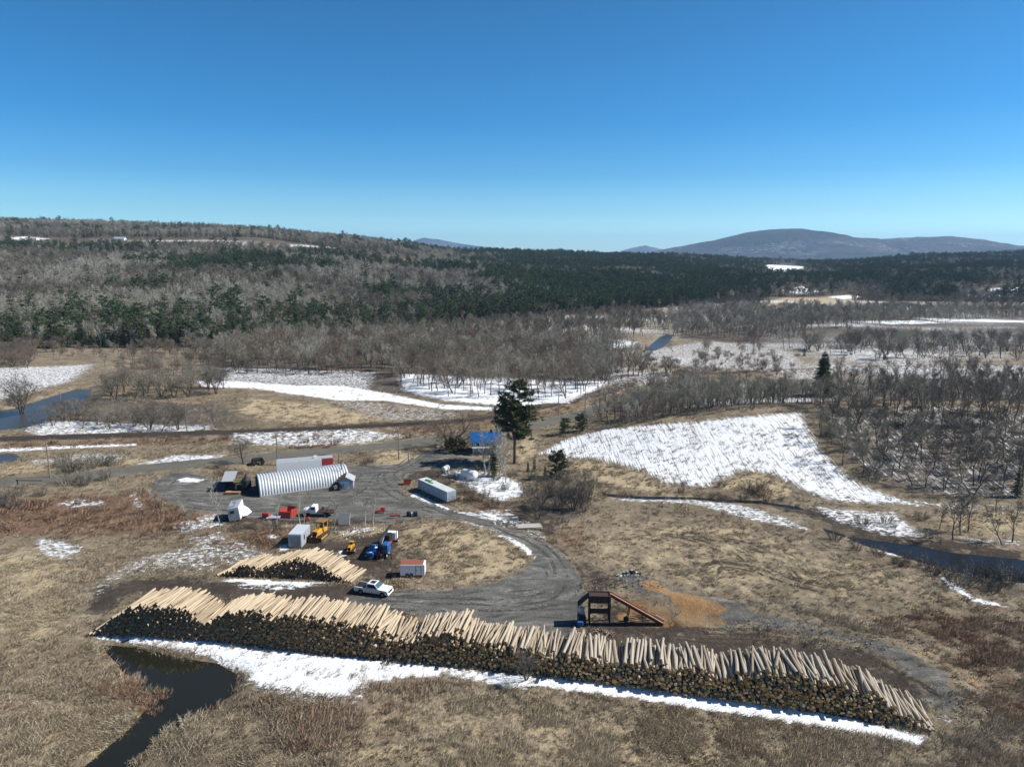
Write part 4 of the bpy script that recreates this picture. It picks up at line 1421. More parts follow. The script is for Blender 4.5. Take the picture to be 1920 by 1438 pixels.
# small shed at its right end
sh = turned(649, 917, 8, 'garden_shed', 'small gabled shed with pale slatted door at the end of the silver hut', 'shed')
MB().prism([(-1.6, 0), (1.6, 0), (1.6, 2.0), (0, 2.9), (-1.6, 2.0)], 0, 3.4, 0, 'y').build('wall', GREYBOX, sh)
rf = MB()
for sg, mt in ((-1, 0), (1, 1)):
    rf.add([(0, -.35, 3.02), (sg * 1.95, -.35, 1.9), (sg * 1.95, 3.7, 1.9), (0, 3.7, 3.02), (0, -.35, 2.94), (sg * 1.95, -.35, 1.82), (sg * 1.95, 3.7, 1.82), (0, 3.7, 2.94)],
           [(0, 1, 2, 3), (7, 6, 5, 4), (0, 4, 5, 1), (1, 5, 6, 2), (2, 6, 7, 3)], mt)
rf.build('roof', [RUST, ROOF_TIN], sh)
d = MB()
for i in range(6):
    d.box((-.25, -.06, .2 + i * .3), (1.9, .08, .25))
d.build('door', WHITE, sh)
sc_ = turned(636, 917, 20, 'scrap_pallets', 'dark heap of leaning pallets and scrap beside the small shed', 'scrap')
m = MB()
rr = random.Random(3)
for i in range(14):
    m.box((rr.uniform(-1, 1), rr.uniform(-.8, .8), .3 + rr.random() * .7), (1.2, .1, .9), 0, Matrix.Rotation(rr.uniform(0, 3), 3, 'Z') @ Matrix.Rotation(rr.uniform(-.7, .7), 3, 'X'))
m.build('boards', DARKWOOD, sc_)

# trailer home / van body behind the hut
x0, y0 = ground_at(519, 891)
t = empty('semi_trailer', (x0, y0, zt(x0, y0)), R(17), 'long white box trailer with a red rear panel behind the silver hut', 'trailer')
MB().box((5.4, 1.25, 2.0), (10.8, 2.5, 2.5), 0, None, .06).build('body', WHITE, t)
MB().box((12.2, 1.25, 2.0), (2.7, 2.54, 2.54), 0, None, .06).build('red_panel', RED, t)
MB().box((6.8, 1.25, 3.33), (13.4, 2.4, .1)).build('roof', ROOF_TIN, t)
MB().box((9.3, 1.1, 3.62), (.7, .7, .5)).build('roof_vent', WHITE, t)
for xx in (10.6, 11.8):
    wheel(t, xx, .25, .5, .3)
    wheel(t, xx, 2.25, .5, .3)

# lean-to, hopper and tank left of the hut
s = turned(429, 921, 6, 'lean_to_shed', 'open lean-to with pale tilted tin roof left of the silver hut', 'shed')
for xx, yy, hh in ((-1.1, 0, 2.6), (1.1, 0, 2.6), (-1.1, 2.6, 3.7), (1.1, 2.6, 3.7)):
    MB().tube([(xx, yy, 0), (xx, yy, hh)], .09, 6).build('post', DARKWOOD, s)
m = MB()
m.add([(-1.4, -.4, 2.5), (1.4, -.4, 2.5), (1.4, 3.0, 3.9), (-1.4, 3.0, 3.9), (-1.4, -.4, 2.42), (1.4, -.4, 2.42), (1.4, 3.0, 3.82), (-1.4, 3.0, 3.82)], [(0, 1, 2, 3), (7, 6, 5, 4), (0, 4, 5, 1), (1, 5, 6, 2), (2, 6, 7, 3), (3, 7, 4, 0)])
m.build('roof', ROOF_TIN, s)
MB().box((0, 2.6, 1.8), (2.2, .1, 3.4)).build('back_wall', DARKWOOD, s)
MB().box((1.05, 1.3, 1.4), (.08, 2.4, 2.6)).build('side_wall', DARKWOOD, s)
s = turned(447, 921, 6, 'pump_housing', 'olive and tan sheet housing between the lean-to and the black hopper', 'housing')
MB().box((0, .8, 2.1), (2.1, 1.5, .9), 0, Matrix.Rotation(R(-24), 3, 'X'), .08).build('hood', OLIVE, s)
for xx in (-.95, .95):
    for yy in (.2, 1.5):
        MB().tube([(xx, yy, 0), (xx, yy, 1.9)], .07, 6).build('leg', RUST_DARK, s)
MB().box((.2, .9, .7), (1.4, 1.0, 1.0)).build('motor', BLACK, s)
s = turned(463, 922, 0, 'feed_hopper', 'black hopper with pointed conical top beside the silver hut', 'hopper')
MB().lathe([(.05, 4.4), (.25, 3.9), (.5, 3.4), (1.05, 2.9), (1.1, 2.2), (1.1, 1.3), (.4, .5), (.05, .45)], 10).build('body', BLACK, s)
for k in range(4):
    a = .8 + k * 1.571
    MB().tube([(math.cos(a) * 1.0, math.sin(a) * 1.0, 0), (math.cos(a) * 1.0, math.sin(a) * 1.0, 1.6)], .06, 5).build('leg', RUST_DARK, s)
s = turned(412, 922, 8, 'tarped_crate', 'crate stack under a dark navy tarp left of the lean-to', 'crates')
MB().box((0, .9, .95), (2.7, 1.9, 1.9), 0, None, .25).build('tarp', TARP, s)
s = turned(436, 927, 4, 'board_stack', 'orange stack of fresh boards on the ground below the lean-to', 'boards')
m = MB()
for i in range(5):
    for j in range(4):
        m.box((rr.uniform(-.2, .2), j * .3, .08 + i * .11), (3.2, .27, .09), 0, Matrix.Rotation(rr.uniform(-.03, .03), 3, 'Z'))
m.build('boards', WOOD_NEW, s)

# ------------------------------------------------------------------ vehicles and machines in the yard
x0, y0, z0 = at(701, 1112)
pk = empty('pickup_truck', (x0, y0, z0), R(-16), 'white crew cab pickup with black bed cover parked beside the log stacks', 'pickup truck')
b_ = MB()
side = [(-2.95, .52), (-2.98, 1.15), (-2.9, 1.24), (1.15, 1.26), (1.3, 1.24), (2.6, 1.16), (2.86, 1.02), (2.93, .62), (2.85, .45), (2.45, .45), (2.35, .75), (2.1, .92), (1.75, .92), (1.5, .75), (1.4, .45), (-1.3, .45), (-1.42, .78), (-1.65, .93), (-2.0, .93), (-2.22, .78), (-2.32, .5)]
n = len(side)
for y in (-1, 1):
    pass
vs = []
for yy, ins in ((-1.0, 0), (1.0, 0)):
    vs += [(a, yy, c) for a, c in side]
fs = [(i, (i + 1) % n, n + (i + 1) % n, n + i) for i in range(n)] + [tuple(reversed(range(n))), tuple(range(n, 2 * n))]
b_.add(vs, fs)
body = b_.build('body', WHITE_CLEAN, pk)
cabm = MB()
cv_ = [(-.95, 1.24), (-.82, 1.86), (-.55, 1.93), (.5, 1.92), (1.28, 1.27)]
vs = [(a, -.96 if c < 1.5 else -.76, c) for a, c in cv_] + [(a, .96 if c < 1.5 else .76, c) for a, c in cv_]
n = 5
cabm.add(vs, [(i, (i + 1) % n, n + (i + 1) % n, n + i) for i in range(n)] + [tuple(reversed(range(n))), tuple(range(n, 2 * n))])
cab = cabm.build('cab', WHITE_CLEAN, pk)
MB().add([(.62, -.70, 1.86), (.62, .70, 1.86), (1.22, .84, 1.34), (1.22, -.84, 1.34)], [(0, 1, 2, 3)]).build('windscreen', WINDSHIELD, pk).location = (.03, 0, .03)
for sg in (-1, 1):
    w = MB()
    w.add([(-.72, sg * .955, 1.33), (.95, sg * .955, 1.33), (.45, sg * .80, 1.80), (-.62, sg * .80, 1.82)], [(0, 1, 2, 3)])
    w.build('side_window', GLASS, pk).location = (0, sg * .006, 0)
    hl = MB().box((2.83, sg * .72, .93), (.16, .42, .2), 0, None, .03).build('headlight', WINDSHIELD, pk)
    MB().box((-2.96, sg * .88, 1.0), (.06, .16, .36)).build('tail_light', RED, pk)
    MB().box((.95, sg * 1.12, 1.36), (.14, .22, .2), 0, None, .03).build('mirror', BLACK, pk)
    MB().box((-.02, sg * 1.0, .46), (2.5, .1, .12)).build('running_board', BLACK, pk)
    for xx in (-.93, .12, 1.12):
        MB().box((xx, sg * 1.003, .88), (.02, .01, .66)).build('door_seam', BLACK, body)
    for xx in (1.93, -1.82):
        wheel(pk, xx, sg * .88, .42, .29)
MB().box((-1.95, 0, 1.265), (1.85, 1.72, .05), 0, None, .02).build('bed_cover', BLACK, pk)
MB().box((.0, 0, 1.935), (.85, .95, .03)).build('sunroof', GLASS, pk)
MB().box((2.93, 0, .86), (.06, 1.1, .34)).build('grille', BLACK, pk)
MB().box((2.93, 0, .52), (.16, 1.9, .18), 0, None, .04).build('bumper', WHITE_CLEAN, pk)
MB().box((-.1, 0, .48), (4.6, 1.5, .3)).build('chassis', BLACK, pk)

t = turned(773.5, 1083, 1, 'cargo_trailer', 'white box trailer with rust red roof in the dry grass by the gravel', 'trailer')
MB().box((0, 1.0, 1.32), (4.1, 2.0, 1.9), 0, None, .05).build('body', WHITE, t)
MB().box((-.12, 1.0, 2.285), (3.8, 1.9, .05)).build('roof', paint('rust_red_roof', (.25, .085, .05), .75, 0, .5, 2.), t)
for xx in (-1.9, 1.9, 0):
    pass
d_ = MB().box((1.0, -.012, 1.3), (.85, .03, 1.7)).build('door', WHITE, t)
m = MB()
for a, c in (((1.0, -.03, 2.16), (.92, .03, .06)), ((1.0, -.03, .45), (.92, .03, .06)), ((.56, -.03, 1.3), (.06, .03, 1.76)), ((1.44, -.03, 1.3), (.06, .03, 1.76))):
    m.box(a, c)
m.build('door_frame', BLACK, d_)
MB().box((.68, -.05, 1.3), (.1, .05, .16)).build('handle', BLACK, d_)
MB().box((1.98, -.012, 1.3), (.1, .04, 1.9)).build('corner_trim', ROOF_TIN, t)
for xx in (-.85, -.2):
    wheel(t, xx, .04, .34, .22)
    wheel(t, xx, 1.96, .34, .22)
MB().box((-.5, -.03, .74), (1.5, .1, .06)).build('mudguard', BLACK, t)
MB().tube([(2.05, 1, .45), (3.2, 1, .45)], .06, 6).build('drawbar', BLACK, t)
t = turned(705, 1086, -30, 'scrap_metal', 'dark tangle of scrap bars beside the white box trailer', 'scrap')
t.location = at(738, 1082)
m = MB()
for i in range(10):
    a = rr.uniform(0, 6.28)
    m.tube([(rr.uniform(-1, 1), rr.uniform(-1, 1), .1), (rr.uniform(-1, 1), rr.uniform(-1, 1), rr.uniform(.3, 1.4))], .05, 4)
m.box((0, 0, .3), (1.0, .7, .5), 0, Matrix.Rotation(.5, 3, 'Z'))
m.build('bars', RUST_DARK, t)

t = turned(553.5, 1027, -3, 'storage_container', 'grey ribbed metal container beside the yellow bulldozer', 'container')
m = MB().box((0, 2.5, 1.3), (2.45, 5.0, 2.5), 0, None, .04)
m.build('body', GREYBOX, t)
m = MB()
for i in range(9):
    m.box((-1.08 + i * .27, -.03, 1.3), (.06, .06, 2.3))
m.build('front_ribs', GREYBOX, t)
MB().box((0, 2.5, 2.6), (2.4, 4.9, .08)).build('roof', paint('pale_container_roof', (.58, .62, .66), .4, .2, .3, 1.), t)
MB().box((1.24, 1.6, 1.5), (.04, .5, .9)).build('vent', BLACK, t)

def crawler(px, py, rz, name, label, k, cabbed, group):
    o = turned(px, py, rz, name, label, 'bulldozer', group)
    o.scale = (k, k, k)
    for sg in (-1, 1):
        pr = [(-1.9, .25), (-1.55, 0), (1.5, 0), (1.9, .3), (1.85, .75), (1.4, 1.0), (-1.5, .95), (-1.9, .65)]
        m = MB()
        m.prism([(a, c) for a, c in pr], sg * .98 - .25, sg * .98 + .25, 0, 'y')
        tr = m.build('track', RUST_DARK, o)
        for xx in (-1.35, -.5, .4, 1.3):
            MB().lathe([(.02, -.28), (.3, -.28), (.3, .28), (.02, .28)], 10, 0, Matrix.Translation((xx, sg * .98, .45)) @ Matrix.Rotation(R(90), 4, 'X')).build('roller', RUST, tr)
    MB().box((.75, 0, 1.35), (2.1, 1.1, 1.0), 0, None, .1).build('hood', YELLOW, o)
    MB().box((1.82, 0, 1.35), (.06, .9, .8)).build('grille', BLACK, o)
    MB().tube([(.9, .25, 1.8), (.9, .25, 2.6)], .06, 8).build('exhaust', RUST, o)
    MB().box((-1.0, 0, 1.25), (1.3, 1.5, .8), 0, None, .06).build('body', YELLOW, o)
    MB().box((-.9, 0, 1.85), (.6, .7, .5), 0, None, .08).build('seat', BLACK, o)
    if cabbed:
        for xx in (-1.6, -.15):
            for yy in (-.75, .75):
                MB().box((xx, yy, 2.2), (.13, .13, 1.5)).build('post', YELLOW, o)
        MB().box((-.88, 0, 3.0), (1.9, 1.9, .16), 0, None, .05).build('roof', paint('brown_canopy', (.24, .13, .05), .8, 0, .5, 2.), o)
        MB().box((-1.6, 0, 2.4), (.06, 1.4, .9)).build('rear_screen', BLACK, o)
    else:
        for yy in (-.6, .6):
            MB().box((-1.4, yy, 2.0), (.12, .12, 1.0)).build('post', YELLOW, o)
        MB().box((-1.1, 0, 2.5), (1.0, 1.4, .12)).build('roof', YELLOW, o)
    bl = MB()
    n = 7
    pf = [(2.55 + .22 * ((i / (n - 1) - .5) * 2) ** 2, .05 + 1.05 * i / (n - 1)) for i in range(n)]
    pf = pf + [(a + .08 - .16, c) for a, c in reversed(pf)]
    bl.prism(pf, -1.75, 1.75, 0, 'y')
    bl.build('blade', RUST, o)
    for yy in (-1.32, 1.32):
        MB().tube([(-.4, yy, .55), (2.5, yy, .4)], .11, 6).build('push_arm', YELLOW, o)
    for yy in (-.5, .5):
        MB().tube([(1.2, yy, 1.7), (2.5, yy, .7)], .07, 6).build('lift_cylinder', YELLOW, o)
    return o
crawler(600, 1007, -104, 'bulldozer', 'large yellow bulldozer with brown canopy and rusty blade beside the grey container', 1.0, True, None)
crawler(658, 1033, -92, 'bulldozer', 'small yellow bulldozer standing alone between the small log stack and the blue loader', .62, False, None)

# knuckleboom loader on its carrier
t = turned(712, 1049, 82, 'log_loader', 'blue and black log loader with folded boom beside the small log stack', 'log loader')
MB().box((4.2, 0, .95), (9.0, .9, .35)).build('chassis', RED, t)
for xx in (.6, 1.8, 7.4):
    for sg in (-1, 1):
        wheel(t, xx, sg * 1.0, .5, .36, rim=WHITE)
MB().box((1.3, 1.35, 1.25), (3.0, 1.9, .9), 0, None, .15).build('engine_cover', BLUE, t)
MB().box((.1, 1.6, 1.0), (1.4, 1.3, .7), 0, None, .12).build('front_cover', BLUE, t)
cb = MB().box((.9, -.95, 1.9), (1.7, 1.25, 1.8), 0, None, .2).build('cab', BLUE, t)
MB().box((.03, -.95, 2.2), (.04, .95, .8)).build('window', GLASS, cb)
MB().lathe([(.6, 1.1), (.6, 1.5), (.45, 1.6), (.45, 2.1)], 12, 0, Matrix.Translation((.7, .1, 0))).build('turntable', BLACK, t)
MB().tube([(.7, .1, 1.6), (.2, .15, 3.2)], [.34, .28], 6).build('mast', BLACK, t)
MB().tube([(.1, .15, 3.1), (6.0, -.2, 4.0)], [.34, .24], 6).build('main_boom', BLACK, t)
MB().tube([(6.0, -.2, 4.0), (3.4, .5, 2.9)], [.22, .16], 6).build('stick_boom', BLACK, t)
MB().tube([(1.2, .1, 2.0), (3.0, 0, 3.3)], .1, 6).build('lift_cylinder', ALLOY, t)
gp = MB()
for sg in (-1, 1):
    gp.tube([(-.6, -.1, 1.6), (-.75, -.1 + sg * .5, 1.0), (-.7, -.1 + sg * .15, .3)], [.12, .1, .05], 5)
gp.build('grapple', BLACK, t)
for sg in (-1, 1):
    MB().tube([(.3, sg * .5, 1.0), (.3, sg * 2.0, .9), (.3, sg * 2.1, .02)], [.12, .12, .1], 6).build('outrigger', BLACK, t)
MB().box((6.7, 0, 1.8), (1.3, 2.3, 1.4), 0, None, .1).build('headboard', WHITE, t)
MB().box((5.4, .35, 1.9), (1.6, 1.5, 1.3), 0, None, .05).build('tank', BLACK, t)
for xx in (6.2, 7.6):
    for sg in (-1, 1):
        MB().tube([(xx, sg * 1.2, 1.1), (xx, sg * 1.25, 4.3)], .07, 5).build('stake', paint('pinkish_stake', (.36, .2, .17), .8, 0, .4, 2.) if 'pinkish_stake' not in bpy.data.materials else bpy.data.materials['pinkish_stake'], t)
sn_ = MB()
for c, dd in (((.1, 1.7, 1.37), (1.0, .8, .07)), ((2.2, 1.8, 1.72), (.9, .7, .06)), ((1.0, .9, 1.72), (.8, .4, .05))):
    sn_.box(c, dd, 0, Matrix.Rotation(.4 * c[0], 3, 'Z'), .03)
sn_.build('snow_cap', SNOW, t)

# derelict things along the edge of the yard
t = turned(441, 978, 14, 'box_trailer', 'dented white box body with shaded faces coloured grey leaning beside the dark brush', 'box trailer')
t.rotation_euler = (R(2), R(-7), R(10))
MB().box((0, 2.3, 1.6), (2.2, 4.6, 2.7), 0, None, .04).build('body', GREYBOX, t)
MB().box((1.125, 2.3, 1.6), (.05, 4.5, 2.6)).build('lit_white_side', WHITE, t)  # shaded faces are coloured grey, the sunlit side white
MB().box((-.2, -.02, 2.1), (.8, .04, .6)).build('window', BLACK, t)
MB().box((0, 2.3, .2), (1.8, 4.2, .25)).build('chassis', BLACK, t)
tp = MB()
tp.add([(1.3, 1.6, .3), (2.0, 2.2, .1), (2.7, 3.6, .2), (2.0, 4.2, 1.0), (1.3, 4.2, 1.6), (1.25, 2.8, 1.0)], [(0, 1, 5), (1, 2, 3, 5), (3, 4, 5)])
tp.build('torn_sheet', WHITE, t)
t = turned(498, 972, -20, 'loader_bucket', 'bright red loader bucket lying on the yard', 'bucket')
m = MB()
pf = [(0, .0), (.9, .05), (1.0, .15), (.2, .2), (.05, .5), (.1, 1.0), (.3, 1.1), (.25, 1.2), (-.05, 1.05), (-.1, .4)]
m.prism(pf, -.8, .8)
for sg in (-.8, .8):
    m.box((sg, .35, .45), (.05, .8, .8))
m.build('shell', RED, t)
t = turned(512, 975, 4, 'flat_deck', 'low grey deck with pale front edge beside the red dump box', 'deck')
MB().box((0, .9, .45), (2.6, 1.9, .12)).build('deck', GREYBOX, t)
MB().box((0, -.08, .42), (2.7, .1, .22)).build('front_edge', WHITE, t)
for xx in (-1.1, 1.1):
    for yy in (.1, 1.7):
        MB().box((xx, yy, .2), (.15, .15, .4)).build('leg', BLACK, t)
t = turned(533, 972, -6, 'dump_box', 'red open dump box standing tilted on the yard', 'dump box')
t.rotation_euler = (R(-14), 0, R(-8))
m = MB()
for c, dd in (((-1.25, 1.9, 1.0), (.1, 3.6, 1.7)), ((1.25, 1.9, 1.0), (.1, 3.6, 1.7)), ((0, .1, .75), (2.4, .1, 1.2)), ((0, 3.75, 1.2), (2.4, .1, 2.0)), ((0, 1.9, .2), (2.4, 3.6, .12))):
    m.box(c, dd)
m.build('shell', RED, t)
m = MB()
for yy in (.5, 1.3, 2.1, 2.9):
    for sg in (-1.33, 1.33):
        m.box((sg, yy, .95), (.08, .14, 1.5))
m.build('side_ribs', RED, t)
MB().box((0, 1.9, -.1), (1.6, 3.2, .4)).build('subframe', BLACK, t)
t = turned(592, 966, 178, 'flatbed_truck', 'small white truck with bare dark flatbed parked on the gravel', 'truck')
MB().box((-1.6, 0, .75), (4.6, .9, .25)).build('chassis', BLACK, t)
MB().box((-2.2, 0, 1.0), (3.4, 2.1, .12)).build('deck', RUST_DARK, t)
MB().box((1.75, 0, 1.15), (1.5, 1.8, .75), 0, None, .15).build('bonnet', WHITE, t)
cb = MB().prism([(-.35, .8), (1.1, .8), (1.0, 1.55), (.65, 2.2), (-.3, 2.2)], -.92, .92, 0, 'y').build('cab', WHITE, t)
for sg in (-1, 1):
    MB().box((.3, sg * .93, 1.8), (.8, .02, .5)).build('side_window', GLASS, cb)
MB().add([(.7, -.8, 2.12), (.7, .8, 2.12), (1.05, .8, 1.58), (1.05, -.8, 1.58)], [(0, 1, 2, 3)]).build('windscreen', GLASS, cb)
for xx in (1.7, -2.2):
    for sg in (-1, 1):
        wheel(t, xx, sg * .85, .42, .28)
m = MB()
for i in range(5):
    m.tube([(-1.0, -.9 + i * .4, 1.05), (-1.4 - .2 * i, -.6 + i * .35, 1.9)], .05, 4)
m.tube([(-3.9, -1, 1.1), (-4.6, -.4, 2.3), (-3.2, .8, 2.5), (-2.4, 1, 1.1)], .07, 5)
m.build('winch_frame', BLACK, t)
t = turned(645, 984, -4, 'concrete_panel', 'pale grey panel propped upright at the edge of the yard', 'panel')
MB().box((0, .4, 1.1), (2.3, .18, 2.3), 0, Matrix.Rotation(R(-18), 3, 'X')).build('panel', CONCRETE, t)
MB().tube([(0, 1.4, 0), (0, .7, 1.6)], .07, 5).build('prop', WOOD, t)
for px_, py_, rz_, lab in ((712, 962, 10, 'red hitch frame in the brush behind the log loader'), (741, 971, 5, 'red steel beam lying on the brush right of the log loader')):
    t = turned(px_, py_, rz_, 'steel_frame', lab, 'frame')
    m = MB()
    m.box((0, 0, .5), (2.2, .3, .28))
    if px_ < 730:
        m.box((.6, .2, .8), (.9, .5, .7))
        m.box((-.6, 0, .25), (.2, .4, .5))
    m.box((.8, 0, .2), (.2, .3, .4))
    m.build('beam', RED, t)
t = turned(773, 968, 0, 'engine_blocks', 'pair of black and white engine blocks on the ground by the drive', 'engine')
for xx in (-.7, .7):
    MB().box((xx, 0, .5), (.8, .7, 1.0), 0, Matrix.Rotation(.3 * xx, 3, 'Z'), .12).build('block', BLACK, t)
MB().box((0, .1, .35), (.5, .5, .7), 0, None, .1).build('pale_cover', WHITE, t)
t = turned(577, 976, 0, 'fuel_can', 'small round red drum lying by the white truck', 'drum')
MB().lathe([(.02, -.45), (.38, -.45), (.4, 0), (.38, .45), (.02, .45)], 12, 0, Matrix.Translation((0, 0, .4)) @ Matrix.Rotation(R(70), 4, 'X')).build('drum', RED, t)
t = turned(484, 873, 20, 'farm_machine', 'old black farm machine with big wheels in the brush by the road', 'machine')
MB().box((0, 0, 1.2), (2.6, 1.1, .9), 0, None, .15).build('body', BLACK, t)
for xx, r_ in ((-.9, .75), (1.1, .5)):
    for sg in (-.8, .8):
        wheel(t, xx, sg, r_, .3, rim=RUST)
MB().tube([(.5, .2, 1.6), (.5, .2, 2.4)], .06, 6).build('exhaust', RUST, t)

# container trailer by the drive
xa, ya = ground_at(784, 919)
xb, yb = ground_at(838, 944)
a_ = math.atan2(yb - ya, xb - xa)
Lc = math.hypot(xb - xa, yb - ya)
t = empty('van_trailer', (xa, ya, zt(xa, ya)), a_, 'long dirty white van trailer beside the snow bank along the drive', 'trailer')
MB().box((Lc / 2, 1.22, 1.5), (Lc, 2.44, 2.2), 0, None, .04).build('body', paint('dirty_white_panels', (.33, .36, .41), .5, 0, .65, .7, (.17, .17, .18)), t)
m = MB()
for i in range(int(Lc / .6)):
    m.box((.3 + i * .6, -.02, 1.5), (.05, .04, 2.0))
m.build('side_ribs', ROOF_TIN, t)
MB().box((Lc / 2, 1.22, 2.63), (Lc - .1, 2.3, .07)).build('roof', paint('greenish_white_roof', (.52, .56, .54), .6, 0, .5, .6, (.27, .36, .3)), t)
m = MB()
for c, dd in (((2.4, 1.0, 2.8), (.9, .5, .25)), ((3.2, 1.4, 2.78), (.4, 1.0, .2)), ((4.2, .8, 2.77), (1.4, .16, .15))):
    m.box(c, dd, 0, Matrix.Rotation(.3, 3, 'Z'))
m.build('roof_clutter', GREEN, t)
m = MB()
for cx_, r_, z_ in ((2.2, .55, 1.6), (3.6, .7, 1.5), (4.9, .5, 1.75), (6.3, .65, 1.45), (7.6, .45, 1.7)):
    pts_ = [(cx_ + r_ * math.cos(a * .5) * (1 - .05 * a), -.045, z_ + r_ * .8 * math.sin(a * .5)) for a in range(11)]
    m.tube(pts_, .045, 4)
m.build('painted_swirls', paint('faded_spray_paint', (.62, .63, .66), .7, 0, .5, 3.), t)
MB().box((Lc / 2, 1.22, .3), (Lc - .5, 1.6, .3)).build('chassis', BLACK, t)
for xx in (Lc - 1.4, Lc - 2.6):
    for yy in (.2, 2.24):
        wheel(t, xx, yy, .5, .3)
m = MB()
for yy in (.7, 1.22, 1.74):
    m.box((Lc + .02, yy, 1.5), (.04, .05, 2.0))
m.build('door_bars', ROOF_TIN, t)
t = turned(764, 908, 12, 'dumpster', 'small red steel dumpster on the verge of the drive', 'dumpster')
MB().prism([(-.8, .15), (.65, .15), (.9, 1.1), (-.9, 1.1)], -.6, .6, 0, 'y').build('bin', RED, t)
MB().box((0, 0, 1.14), (1.85, 1.25, .07)).build('lid', BLACK, t)
for px_, py_, rz_, Lt, rt, lab in ((836, 885, 62, 2.4, .65, 'small white propane tank seen end on in the brush'), (880, 899, -38, 4.6, 1.05, 'large white propane tank on the snow patch')):
    t = turned(px_, py_, rz_, 'propane_tank', lab, 'tank')
    pf = [(.02, -Lt / 2)] + [(rt * math.sin(a), -Lt / 2 + rt * .6 * (1 - math.cos(a))) for a in (.4, .8, 1.2, 1.57)] + [(rt * math.sin(a), Lt / 2 - rt * .6 * (1 - math.cos(a))) for a in (1.57, 1.2, .8, .4)] + [(.02, Lt / 2)]
    o = MB().lathe(pf, 20, 0, Matrix.Translation((0, 0, rt + .35)) @ Matrix.Rotation(R(90), 4, 'Y')).build('vessel', WHITE, t, True)
    for xx in (-Lt * .28, Lt * .28):
        MB().box((xx, 0, .35), (.25, rt * 1.4, .7)).build('saddle', CONCRETE, t)
    MB().lathe([(.2, 0), (.2, .25), (.01, .28)], 10, 0, Matrix.Translation((0, 0, 2 * rt + .33))).build('valve_dome', ROOF_TIN, t)
t = turned(992, 996, 6, 'plank_pile', 'weathered grey planks stacked by the drive near the thicket', 'planks')
m = MB()
for i in range(4):
    for j in range(6):
        m.box((rr.uniform(-.25, .25), j * .34, .1 + i * .12), (4.8, .3, .09), 0, Matrix.Rotation(rr.uniform(-.05, .05), 3, 'Z'))
m.build('boards', paint('silver_grey_wood', (.45, .42, .38), .85, 0, .5, 1.5), t)
m = MB()
for xx in (-1.8, 1.8):
    m.box((xx, .9, .03), (.15, 2.2, .12))
m.build('bearers', WOOD, t)
for px_, py_, lab in ((997, 824, 'black tyre lying on the lawn nearest the snowy field'), (977, 840, 'black tyre lying on the lawn nearest the tall pine')):
    t = turned(px_, py_, 0, 'old_tyre', lab, 'tyre')
    MB().lathe([(.42, .02), (.75, .02), (.85, .15), (.85, .28), (.75, .4), (.42, .4), (.42, .02)], 18).build('tyre', RUBBER, t)
t = turned(30, 909, 0, 'barrier_bar', 'dark barrier bar across the grass beside the main road', 'barrier')
m = MB().tube([(0, 0, 1.0), (6.0, .3, .8)], .09, 6)
m.build('bar', BLACK, t)
MB().tube([(.4, 0, 0), (.4, 0, 1.2)], .12, 6).build('post', BLACK, t)

# ------------------------------------------------------------------ debarker tower and conveyor
xt, yt, zt_ = at(1105, 1172)
t = empty('loading_tower', (xt, yt, zt_), R(-2), 'dark rusty hopper tower on legs behind the long log stack', 'tower')
Wt, Dt, Ht = 2.9, 1.5, 4.6
for xx in (0, Wt):
    for yy in (0, Dt):
        MB().box((xx, yy, Ht / 2), (.22, .22, Ht)).build('leg', RUST_DARK, t)
m = MB()
for c, dd in (((Wt / 2, -.02, 4.05), (Wt, .1, 1.1)), ((Wt / 2, Dt + .02, 4.05), (Wt, .1, 1.1)), ((-.02, Dt / 2, 4.05), (.1, Dt, 1.1)), ((Wt + .02, Dt / 2, 4.05), (.1, Dt, 1.1)), ((Wt / 2, Dt / 2, 3.6), (Wt, Dt, .1))):
    m.box(c, dd)
m.box((Wt / 2, Dt / 2, 4.4), (Wt - .1, Dt - .1, .12))
m.build('hopper_box', RUST_DARK, t)
m = MB()
for xx in (.05, .72, 1.42, 2.1, 2.85):
    m.box((xx, -.1, 4.05), (.1, .08, 1.15))
m.build('stiffeners', RUST, t)
MB().box((Wt / 2, -.06, 2.3), (Wt - .2, .12, .75)).build('beam', RUST_DARK, t)
m = MB()
for yy in (0, Dt):
    m.tube([(.1, yy, .1), (Wt - .1, yy, 1.9)], .04, 4)
    m.tube([(Wt - .1, yy, .1), (.1, yy, 1.9)], .04, 4)
m.build('cross_brace', RUST_DARK, t)
m = MB()
m.add([(-.05, -.1, 4.45), (-.05, Dt, 4.45), (-1.7, Dt, 3.0), (-1.7, -.1, 3.0), (-.05, -.1, 4.5), (-.05, Dt, 4.5), (-1.7, Dt, 2.85), (-1.7, -.1, 2.85)], [(0, 1, 2, 3), (7, 6, 5, 4), (0, 3, 7, 4), (1, 5, 6, 2), (2, 6, 7, 3)])
m.build('chute', RUST_DARK, t)
e = empty('power_unit', (xt - 1.1, yt + .4, zt_), R(5), 'dark and blue engine unit at the foot of the rusty tower', 'engine')
MB().box((0, 0, .9), (1.1, 1.5, 1.2), 0, None, .1).build('housing', BLACK, e)
MB().box((-.4, -.9, .6), (.9, .5, .7), 0, None, .1).build('tank', BLUE, e)
MB().lathe([(.35, 0), (.35, 1.0), (.02, 1.05)], 12, 0, Matrix.Translation((.1, .2, 1.5))).build('air_cleaner', ROOF_TIN, e)
MB().tube([(-.5, .3, 1.4), (-.5, .3, 2.5)], .09, 7).build('exhaust', ROOF_TIN, e)
c = empty('conveyor', (xt + Wt + .1, yt + .6, zt_), R(-4), 'long rusty red conveyor sloping from the tower to the ground', 'conveyor')
cx, cz = 7.7, 4.35
ang_ = math.atan2(cz, cx)
LL = math.hypot(cx, cz)
Rm = Matrix.Rotation(ang_, 3, 'Y')
